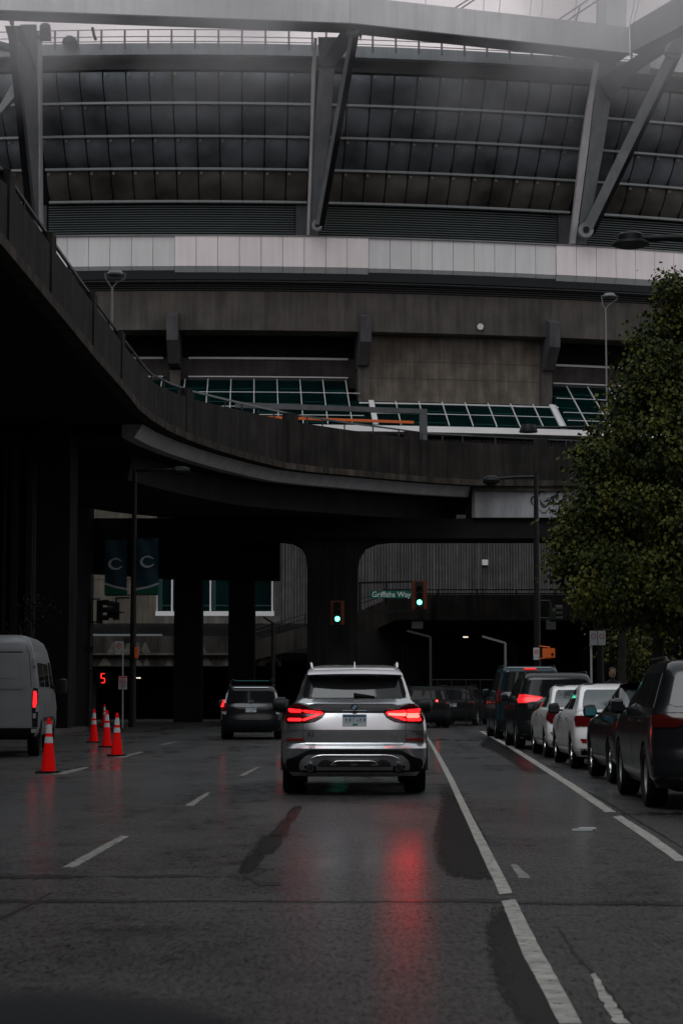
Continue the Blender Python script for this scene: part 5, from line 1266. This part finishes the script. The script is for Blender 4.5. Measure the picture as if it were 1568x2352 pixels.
dh = sedan('dark_hatchback', 'small dark car parked between the nearer white sedan and the big black SUV', park(28.6)+.88, 28.4, YAW, 4.3, 1.76, 1.47, charpaint, [(.76, .60, .86), (.90, .62, .87)], redglass)
ns = suv('charcoal_suv', 'large glossy black SUV cut off by the right picture edge', 'car', park(22.6)+.80, 22.3, -.035, 4.7, 1.94, 1.70, charpaint, mat('dark_red_lens', (.05, .005, .004), .1),
        [(.92, .70, .93), (.98, .50, .955), (1.06, .48, .95)], wr=.36, bz=1.08, rake=.30)
for s_ in (-1,):
    mb = MB().box(-1.12, -.98, 3.0, 3.008, 1.06, 1.20)
for o in list(dh.t.children):
    if o.name.startswith('wing_mirror'):
        for c_ in o.children:
            if c_.name.startswith('mirror_glass'): c_.data.materials[0] = mat('teal_mirror', (.02, .12, .14), .12)

# far cars at the crossing
fa = suv('dark_far_car', 'dark car beyond the silver SUV with a small lit red light and plate', 'car', P(982, 1660, 78).x, 78, .05, 4.6, 1.85, 1.62, mat('far_dark_paint', (.006, .006, .007), .5, spec=.1), (redglass, redglass), [(.92, .70, .86), (1.0, .70, .86)], bz=1.02)
lamps(fa, [(1.02, .34, .40), (1.06, .34, .40)], redbrake, 'lit_lamp', .02, sides=(1,))
fb = suv('dark_far_car', 'dark car angled at the crossing, right of the one with the red light', 'car', P(1040, 1660, 84).x, 84, -.25, 4.4, 1.8, 1.66, MATS['far_dark_paint'], redglass, [(.92, .60, .84), (1.0, .66, .85)], bz=1.02)

# --- white van on the left
vt = [(.42, .10, 5.3, .95, .10, .5), (.50, .02, 5.5, 1.00, .10, .5), (.62, .0, 5.55, 1.02, .12, .5), (1.0, .0, 5.5, 1.03, .12, .5), (1.30, .01, 5.1, 1.025, .12, .5), (1.36, .01, 4.85, 1.02, .12, .45), (1.50, .01, 4.65, 1.01, .12, .4), (2.0, .03, 4.35, .95, .13, .4), (2.25, .05, 4.15, .90, .14, .4), (2.42, .09, 3.8, .84, .16, .4), (2.50, .16, 3.3, .74, .2, .4), (2.53, .4, 2.9, .6, .3, .4)]
vanp = mat('van_white', (.19, .20, .21), .4, coat=.15, noise_=(.9, .06))
va = Car('white_van', 'white cargo van with its tail light lit, cut off by the left picture edge', 'van', vt, P(82, 1700, 41.5).x-1.0, 41.5, .068, vanp, n=7)
va.body((1.0, 4.75), .40); va.wheels((1.0, 4.75), .36, 1.0, .24, darkm, 6)
for s_ in (-1, 1):
    va.patch('tail_light', va.sub([tuple([z]+sorted((s_*a, s_*b))) for z, a, b in ((.62, .915, 1.015), (.95, .90, 1.02), (1.28, .90, 1.018), (1.42, .93, 1.005))], 3), blackpl, .012, 5)
    va.patch('lit_lamp', va.sub([tuple([z]+sorted((s_*a, s_*b))) for z, a, b in ((1.02, .925, .965), (1.10, .92, 1.0), (1.30, .925, .995), (1.36, .935, .98))], 3), redhot if s_ > 0 else redglass, .020, 4)
    va.patch('clear_lamp', [tuple([z]+sorted((s_*a, s_*b))) for z, a, b in ((.80, .925, .98), (.90, .925, .99))], MATS['clear_lamp_low'], .020, 3)
    va.patch('cab_window', va.sub([(1.42, 3.35, 4.3), (1.95, 3.35, 3.95), (2.0, 3.4, 3.9)], 4), carglass, .006, 6, xy='y', side=s_)
    va.patch('side_panel_seam', va.sub([(.62, 3.2, 3.212), (2.2, 3.2, 3.212)], 4), blackpl, .002, 1, xy='y', side=s_, back=.01)
    va.patch('side_panel_seam', va.sub([(.62, 1.9, 1.912), (2.2, 1.9, 1.912)], 4), blackpl, .002, 1, xy='y', side=s_, back=.01)
    va.patch('side_window', va.sub([(1.45, .5, 1.8), (1.95, .5, 1.8)], 4), carglass, .010, 6, xy='y', side=s_)
    va.patch('side_window', va.sub([(1.45, 2.0, 3.1), (1.95, 2.0, 3.1)], 4), carglass, .010, 6, xy='y', side=s_)
    va.patch('side_moulding', va.sub([(.72, 1.5, 4.2), (.80, 1.5, 4.2)], 1), blackpl, .012, 6, xy='y', side=s_)
    mb = MB(); mb.lathe([(.04, -.17), (.10, -.15), (.115, 0), (.11, .14), (.05, .17)], (s_*1.22, 4.35, 1.48), 12, 'z'); o = va.loc(mb, 'wing_mirror', blackpl, 50)
    va.loc(MB().bar((s_*.98, 4.35, 1.45), (s_*1.16, 4.35, 1.45), .06, .1), 'mirror_stalk', blackpl, parent=o)
    for z in (1.0, 1.95): va.loc(MB().box(*sorted((s_*.985, s_*1.04 if z < 1.5 else s_*.93)), -.03, .10, z-.07, z+.07), 'hinge', galv)
    for z0, z1, x0, x1 in ((.64, 2.3, .02, .03),): va.patch('rear_door_seam', va.sub([tuple([z0]+sorted((s_*x0, s_*x1))), tuple([z1]+sorted((s_*x0, s_*x1)))], 6), blackpl, .003, 1, back=.01)
    va.patch('rear_door_seam', va.sub([tuple([z]+sorted((s_*a, s_*(a+.012)))) for z, a in ((1.45, .88), (2.1, .83), (2.3, .76))], 4), blackpl, .003, 1, back=.01)
    va.patch('rear_door_panel', va.sub([tuple([z]+sorted((s_*.12, s_*a))) for z, a in ((1.40, .70), (1.5, .76), (2.05, .72), (2.14, .66))], 3), vanp, .014, 6)
    va.patch('rear_door_seam', va.sub([tuple([z]+sorted((s_*.10, s_*a))) for z, a in ((2.155, .69), (2.175, .70))], 1), blackpl, .006, 6, back=.01)
    va.patch('vent_plate', va.sub([tuple([z]+sorted((s_*.25, s_*.60))) for z in (1.62, 1.95)], 2), MATS['skid_trim_silver'] if 0 else mat('vent_grey', (.22, .225, .23), .5), .020, 4)
va.patch('step_bumper', va.sub([(.43, -.93, .93), (.60, -.99, .99)], 2), blackpl, .02, 10)
va.loc(MB().box(-.8, .8, .3, 5.0, .35, .5), 'underbody', blackpl)
va.loc(MB().box(.90, 1.0, -.035, -.02, .50, .58), 'bumper_plate', galv)

# ------------------------------------------------------------------ tree, shrubs and person
def tree(name, label, cat, base, trunk, blobs, ncl, nleaf, lsize, leafm, barkm, seed):
    rg = random.Random(seed); t = thing(name, base, label, cat)
    B = Vector(base); mb = MB(); top = B+Vector((0, 0, trunk[0]))
    mb.tube([B+Vector((0, 0, -.05)), B+Vector((.03, 0, .4)), B+Vector((-.04, .03, trunk[0]*.6)), top], [trunk[1]*1.3, trunk[1], trunk[1]*.85, trunk[1]*.75], 10)
    mb.build('trunk', barkm, t, 60)
    lb = MB(); cl = []
    for (c, r, wt) in blobs:
        c = Vector(c); mid = top.lerp(c, .5)+Vector((rg.uniform(-.3, .3), rg.uniform(-.3, .3), -.25))
        lb.tube([top-Vector((0, 0, .3)), top.lerp(mid, .5)+Vector((0, 0, .15)), mid, c], [trunk[1]*.5, trunk[1]*.38, trunk[1]*.25, trunk[1]*.1], 6)
        for k in range(int(ncl*wt)):
            d = Vector((rg.gauss(0, 1), rg.gauss(0, 1), rg.gauss(0, 1))).normalized()
            p = c+Vector((d.x*r, d.y*r, d.z*r))*(rg.random()**.42)
            cl.append((p, d))
            if rg.random() < .22: lb.tube([c.lerp(p, .15), c.lerp(p, .6)+Vector((0, 0, .1)), p], [.035, .02, .008], 4)
    lb.build('limb', barkm, t, 60)
    vs = []; fs = []
    for p, d in cl:
        cr_ = rg.uniform(.16, .34)
        for k in range(nleaf):
            o = Vector((rg.gauss(0, 1), rg.gauss(0, 1), rg.gauss(0, .6)))*cr_*.75; q = p+o
            s = lsize*rg.uniform(.6, 1.25)
            # drooping leaf: folded kite
            ax = (o.normalized()*.7+Vector((rg.uniform(-.5, .5), rg.uniform(-.5, .5), -.75))).normalized()
            sd = ax.cross(Vector((rg.uniform(-1, 1), rg.uniform(-1, 1), rg.uniform(.2, 1)))).normalized(); up = sd.cross(ax)
            n = len(vs)
            vs += [q, q+ax*s*.45+sd*s*.42+up*s*.08, q+ax*s, q+ax*s*.45-sd*s*.42+up*s*.08]
            fs += [(n, n+1, n+2), (n, n+2, n+3)]
    me = bpy.data.meshes.new('crown'); me.from_pydata([tuple(v-B) for v in vs], [], fs); me.materials.append(leafm)
    link('crown', me, t); return t
lm = bpy.data.materials.new('maple_leaf'); lm.use_nodes = True; t_ = lm.node_tree; b_ = t_.nodes['Principled BSDF']; b_.inputs['Roughness'].default_value = .6; b_.inputs['Specular IOR Level'].default_value = .15
g_ = t_.nodes.new('ShaderNodeNewGeometry'); n_ = t_.nodes.new('ShaderNodeTexNoise'); n_.inputs['Scale'].default_value = 1.3; n_.inputs['Detail'].default_value = 5
r_ = t_.nodes.new('ShaderNodeValToRGB'); r_.color_ramp.elements[0].position = .35; r_.color_ramp.elements[0].color = (.012, .022, .004, 1)
r_.color_ramp.elements[1].position = .66; r_.color_ramp.elements[1].color = (.080, .080, .012, 1)
e = r_.color_ramp.elements.new(.5); e.color = (.034, .043, .007, 1)
ri = t_.nodes.new('ShaderNodeMath'); ri.operation = 'MULTIPLY_ADD'; ri.inputs[1].default_value = .22
t_.links.new(g_.outputs['Random Per Island'], ri.inputs[0]); t_.links.new(g_.outputs['Position'], n_.inputs['Vector']); t_.links.new(n_.outputs['Fac'], ri.inputs[2])
su = t_.nodes.new('ShaderNodeMath'); su.operation = 'SUBTRACT'; su.inputs[1].default_value = .11; t_.links.new(ri.outputs[0], su.inputs[0])
t_.links.new(su.outputs[0], r_.inputs[0]); t_.links.new(r_.outputs[0], b_.inputs['Base Color'])
bark = mat('bark', (.016, .014, .012), .9, noise_=(6, .4), bump=(14, .5))
YTR = 43
bl_ = []
rz = random.Random(11)
for (x, y, r, dy, wt) in ((1562, 700, 52, 0, .5), (1545, 655, 30, -.3, .2), (1510, 765, 52, .3, .55), (1500, 850, 75, -.4, 1), (1560, 850, 90, .9, 1), (1455, 940, 62, 0, .8), (1540, 980, 110, -.8, 1.3), (1400, 1040, 65, .3, .9), (1370, 1050, 48, -.5, .5),
                          (1480, 1090, 110, 1, 1.3), (1580, 1130, 120, -1, 1.3), (1390, 1150, 78, -.6, 1), (1338, 1200, 52, .4, .7), (1350, 1260, 68, -.2, .9), (1440, 1230, 105, .7, 1.2), (1330, 1310, 42, .2, .45), (1400, 1320, 80, -.9, 1),
                          (1500, 1320, 110, .2, 1.3), (1590, 1330, 110, -.8, 1.2), (1440, 1400, 58, .3, .6), (1540, 1410, 70, 0, .8), (1372, 1385, 42, -.4, .45), (1660, 900, 130, 0, .8), (1690, 1150, 150, .5, .8), (1680, 1330, 120, 0, .6), (1640, 740, 90, 0, .5), (1310, 1235, 30, 0, .25), (1300, 1290, 22, 0, .15)):
    c = P(x, y, YTR+dy); bl_.append((tuple(c), r/F*YTR, wt))
bt = P(1515, 1650, YTR)
tree('street_tree', 'large leafy maple with yellow green foliage filling the right edge above the parked cars', 'tree', (bt.x, YTR, .13), (2.6, .16), bl_, 70, 32, .105, lm, bark, 5)
b2 = P(1462, 1650, 60)
tree('small_tree', 'small dim yellowish tree beyond the parked cars under the large maple', 'tree', (b2.x, 60, .13), (1.2, .06), [((b2.x+dx, 60, z), r, .6) for dx, z, r in ((0, 2.6, .8), (-.6, 2.9, .55), (.6, 2.7, .6), (.1, 3.2, .6), (-.3, 2.2, .5))], 40, 14, .12, lm, bark, 9)
b2 = P(1432, 1650, 56); tree('street_tree', 'slim dark tree standing left of the large maple trunk', 'tree', (b2.x, 56, .13), (3.0, .14), [((b2.x+dx, 56, z), r, 1) for dx, z, r in ((0, 4.4, 1.0), (-.5, 5.4, 1.1), (.6, 5.2, 1.1))], 60, 14, .14, lm, bark, 13)
b3 = P(110, 1650, 66); tree('bush', 'dark leafy bush rising between the van roof and the left building', 'bush', (b3.x-.6, 66, .13), (2.2, .05), [((b3.x-.6+dx, 66, z), r, .6) for dx, z, r in ((-.3, 3.2, .7), (.1, 4.2, .6), (0, 2.6, .6))], 22, 10, .11, mat('dark_leaf', (.010, .013, .005), .7), bark, 15)

# person on the pavement at the right, only head and shoulders showing over the cars
pp = P(1405, 1560, 46)
pe = thing('person', (pp.x, 46, .13), 'person in dark clothes on the pavement beyond the white sedan roofs', 'person', rz=0)
me = bpy.data.meshes.new('body'); V = [(0, 0, .92), (0, 0, 1.15), (0, 0, 1.36), (0, -.01, 1.48), (.0, -.02, 1.55), (-.17, 0, 1.40), (.17, 0, 1.40), (-.23, .02, 1.12), (.23, -.02, 1.12), (-.22, -.08, .88), (.22, -.1, .88), (-.09, 0, .86), (.09, 0, .86), (-.10, -.06, .47), (.10, .05, .47), (-.10, .02, .06), (.10, .12, .08), (-.10, -.12, .03), (.10, -.02, .03)]
E = [(0, 1), (1, 2), (2, 3), (3, 4), (2, 5), (2, 6), (5, 7), (6, 8), (7, 9), (8, 10), (0, 11), (0, 12), (11, 13), (12, 14), (13, 15), (14, 16), (15, 17), (16, 18)]
rad_ = [.15, .14, .15, .06, .055, .08, .08, .05, .05, .035, .035, .10, .10, .065, .065, .045, .045, .04, .04]
me.from_pydata(V, E, []); o = link('body', me, pe); md = o.modifiers.new('skin', 'SKIN'); md.use_smooth_shade = True
for v, r in zip(me.skin_vertices[0].data if me.skin_vertices else [], rad_): v.radius = (r, r*.8)
if not me.skin_vertices:
    pass
sb_ = o.modifiers.new('sub', 'SUBSURF'); sb_.levels = 1; sb_.render_levels = 1
me.materials.append(mat('dark_cloth', (.025, .025, .03), .8))
hd = MB(); 
for nm, pr_, cc, m_ in (('head', [(.01, -.115), (.055, -.10), (.075, -.04), (.082, .02), (.07, .08), (.03, .112), (.01, .115)], (0, -.03, 1.66), mat('skin', (.35, .20, .14), .5)), ('hair', [(.085, .00), (.09, .04), (.078, .09), (.035, .124), (.01, .127)], (0, -.015, 1.66), blackpl)):
    MB().lathe(pr_, cc, 14).build(nm, m_, pe, 60, local=True)
MB().hexa([(-.012, -.108, 1.64), (.012, -.108, 1.64), (.006, -.10, 1.68), (-.006, -.10, 1.68)], [(-.016, -.132, 1.64), (.016, -.132, 1.64), (.006, -.11, 1.68), (-.006, -.11, 1.68)]).build('nose', MATS['skin'], pe, local=True)
for s_ in (-1, 1): MB().lathe([(.009, -.004), (.004, -.008)], (s_*.03, -.106, 1.672), 8, 'y').build('eye', blackm, pe, local=True)

# ------------------------------------------------------------------ unseen blocks added behind and beside the camera for street shade and reflections
def shade_block(x0, x1, y0, y1, h, label, tone, wx=None):
    t = thing('added_shade_block', ((x0+x1)/2, (y0+y1)/2, 0), label, 'building')
    MB().box(x0, x1, y0, y1, 0, h).build('wall', mat('added_block_wall_%s' % tone, {'dark': (.06, .058, .056), 'mid': (.10, .095, .09)}[tone], .7, noise_=(.4, .2), streak=.2), t)
    gl = MB(); nfl = int(h/3.6)
    for k in range(nfl):
        z0, z1 = 1.2+k*3.6, 3.3+k*3.6
        if wx is not None: gl.box(*sorted((wx, wx+(.05 if wx > (x0+x1)/2 else -.05))), y0+1, y1-1, z0, z1)
        else: gl.box(x0+1, x1-1, y1+.003, y1+.05, z0, z1)
    for k in range(nfl): pass
    tag(gl.build('window_band', carglass, t), kind='stuff')
shade_block(-48, -17, -70, 62, 34, 'unseen dark block added along the left side to shade the street', 'dark', -17)
shade_block(19, 50, -75, 34, 30, 'unseen grey block added along the right side to shade the street', 'mid', 19)
shade_block(-60, -12, -150, -95, 45, 'unseen tall block added behind on the left to shade the street', 'mid')
shade_block(-8, 60, -170, -100, 38, 'unseen tall block added behind on the right to shade the street', 'dark')

# dashboard of the car the picture is taken from, far out of focus
dk = mat('dashboard_black', (.006, .006, .007), .8)
c = P(90, 2290, 1.1); db = thing('dashboard', (c.x, 1.1, c.z-.25), 'soft black hump of the dashboard in the bottom left corner', 'dashboard')
rows = []
for i in range(13):
    a = math.pi/2*i/12
    rows.append([Vector((c.x+.16*math.sin(a)*math.cos(t), 1.1+.12*math.sin(a)*math.sin(t), c.z-.06+.06*math.cos(a))) for t in [2*math.pi*k/24 for k in range(25)]])
MB().grid(rows).build('instrument_hood', dk, db, 60)
MB().box(c.x-.5, c.x+1.2, .95, 1.12, c.z-.25, c.z-.075).build('dashboard_top', dk, db)

# drifting steam in front of the stadium's upper edge
ms = MB().box(-24, 26, 98, 113, 31, 47)
mv = bpy.data.materials.new('steam'); mv.use_nodes = True; t = mv.node_tree; t.nodes.clear()
mo = t.nodes.new('ShaderNodeOutputMaterial'); pv = t.nodes.new('ShaderNodeVolumePrincipled'); t.links.new(pv.outputs[0], mo.inputs['Volume'])
pv.inputs['Color'].default_value = (.95, .93, .94, 1)
gg = t.nodes.new('ShaderNodeTexCoord'); nn = t.nodes.new('ShaderNodeTexNoise'); nn.inputs['Scale'].default_value = .12; nn.inputs['Detail'].default_value = 3
t.links.new(gg.outputs['Object'], nn.inputs['Vector'])
sx_ = t.nodes.new('ShaderNodeSeparateXYZ'); t.links.new(gg.outputs['Generated'], sx_.inputs[0])
mr = t.nodes.new('ShaderNodeMapRange'); mr.inputs['From Min'].default_value = .44; mr.inputs['From Max'].default_value = .72; mr.inputs['To Max'].default_value = .16
t.links.new(nn.outputs['Fac'], mr.inputs['Value'])
fd = t.nodes.new('ShaderNodeMapRange'); fd.inputs['From Min'].default_value = .0; fd.inputs['From Max'].default_value = .5; fd.interpolation_type = 'SMOOTHSTEP'; t.links.new(sx_.outputs[2], fd.inputs['Value'])
ed = t.nodes.new('ShaderNodeMath'); ed.operation = 'PINGPONG'; ed.inputs[1].default_value = .5; t.links.new(sx_.outputs[0], ed.inputs[0])
e2 = t.nodes.new('ShaderNodeMapRange'); e2.inputs['From Max'].default_value = .25; e2.interpolation_type = 'SMOOTHSTEP'; t.links.new(ed.outputs[0], e2.inputs['Value'])
m1 = t.nodes.new('ShaderNodeMath'); m1.operation = 'MULTIPLY'; t.links.new(mr.outputs[0], m1.inputs[0]); t.links.new(fd.outputs[0], m1.inputs[1])
m2 = t.nodes.new('ShaderNodeMath'); m2.operation = 'MULTIPLY'; t.links.new(m1.outputs[0], m2.inputs[0]); t.links.new(e2.outputs[0], m2.inputs[1])
t.links.new(m2.outputs[0], pv.inputs['Density'])
tag(ms.build('steam', mv), 'pale drifting steam veiling the top edge of the stadium', 'steam', kind='stuff')
sc.cycles.volume_step_rate = 4
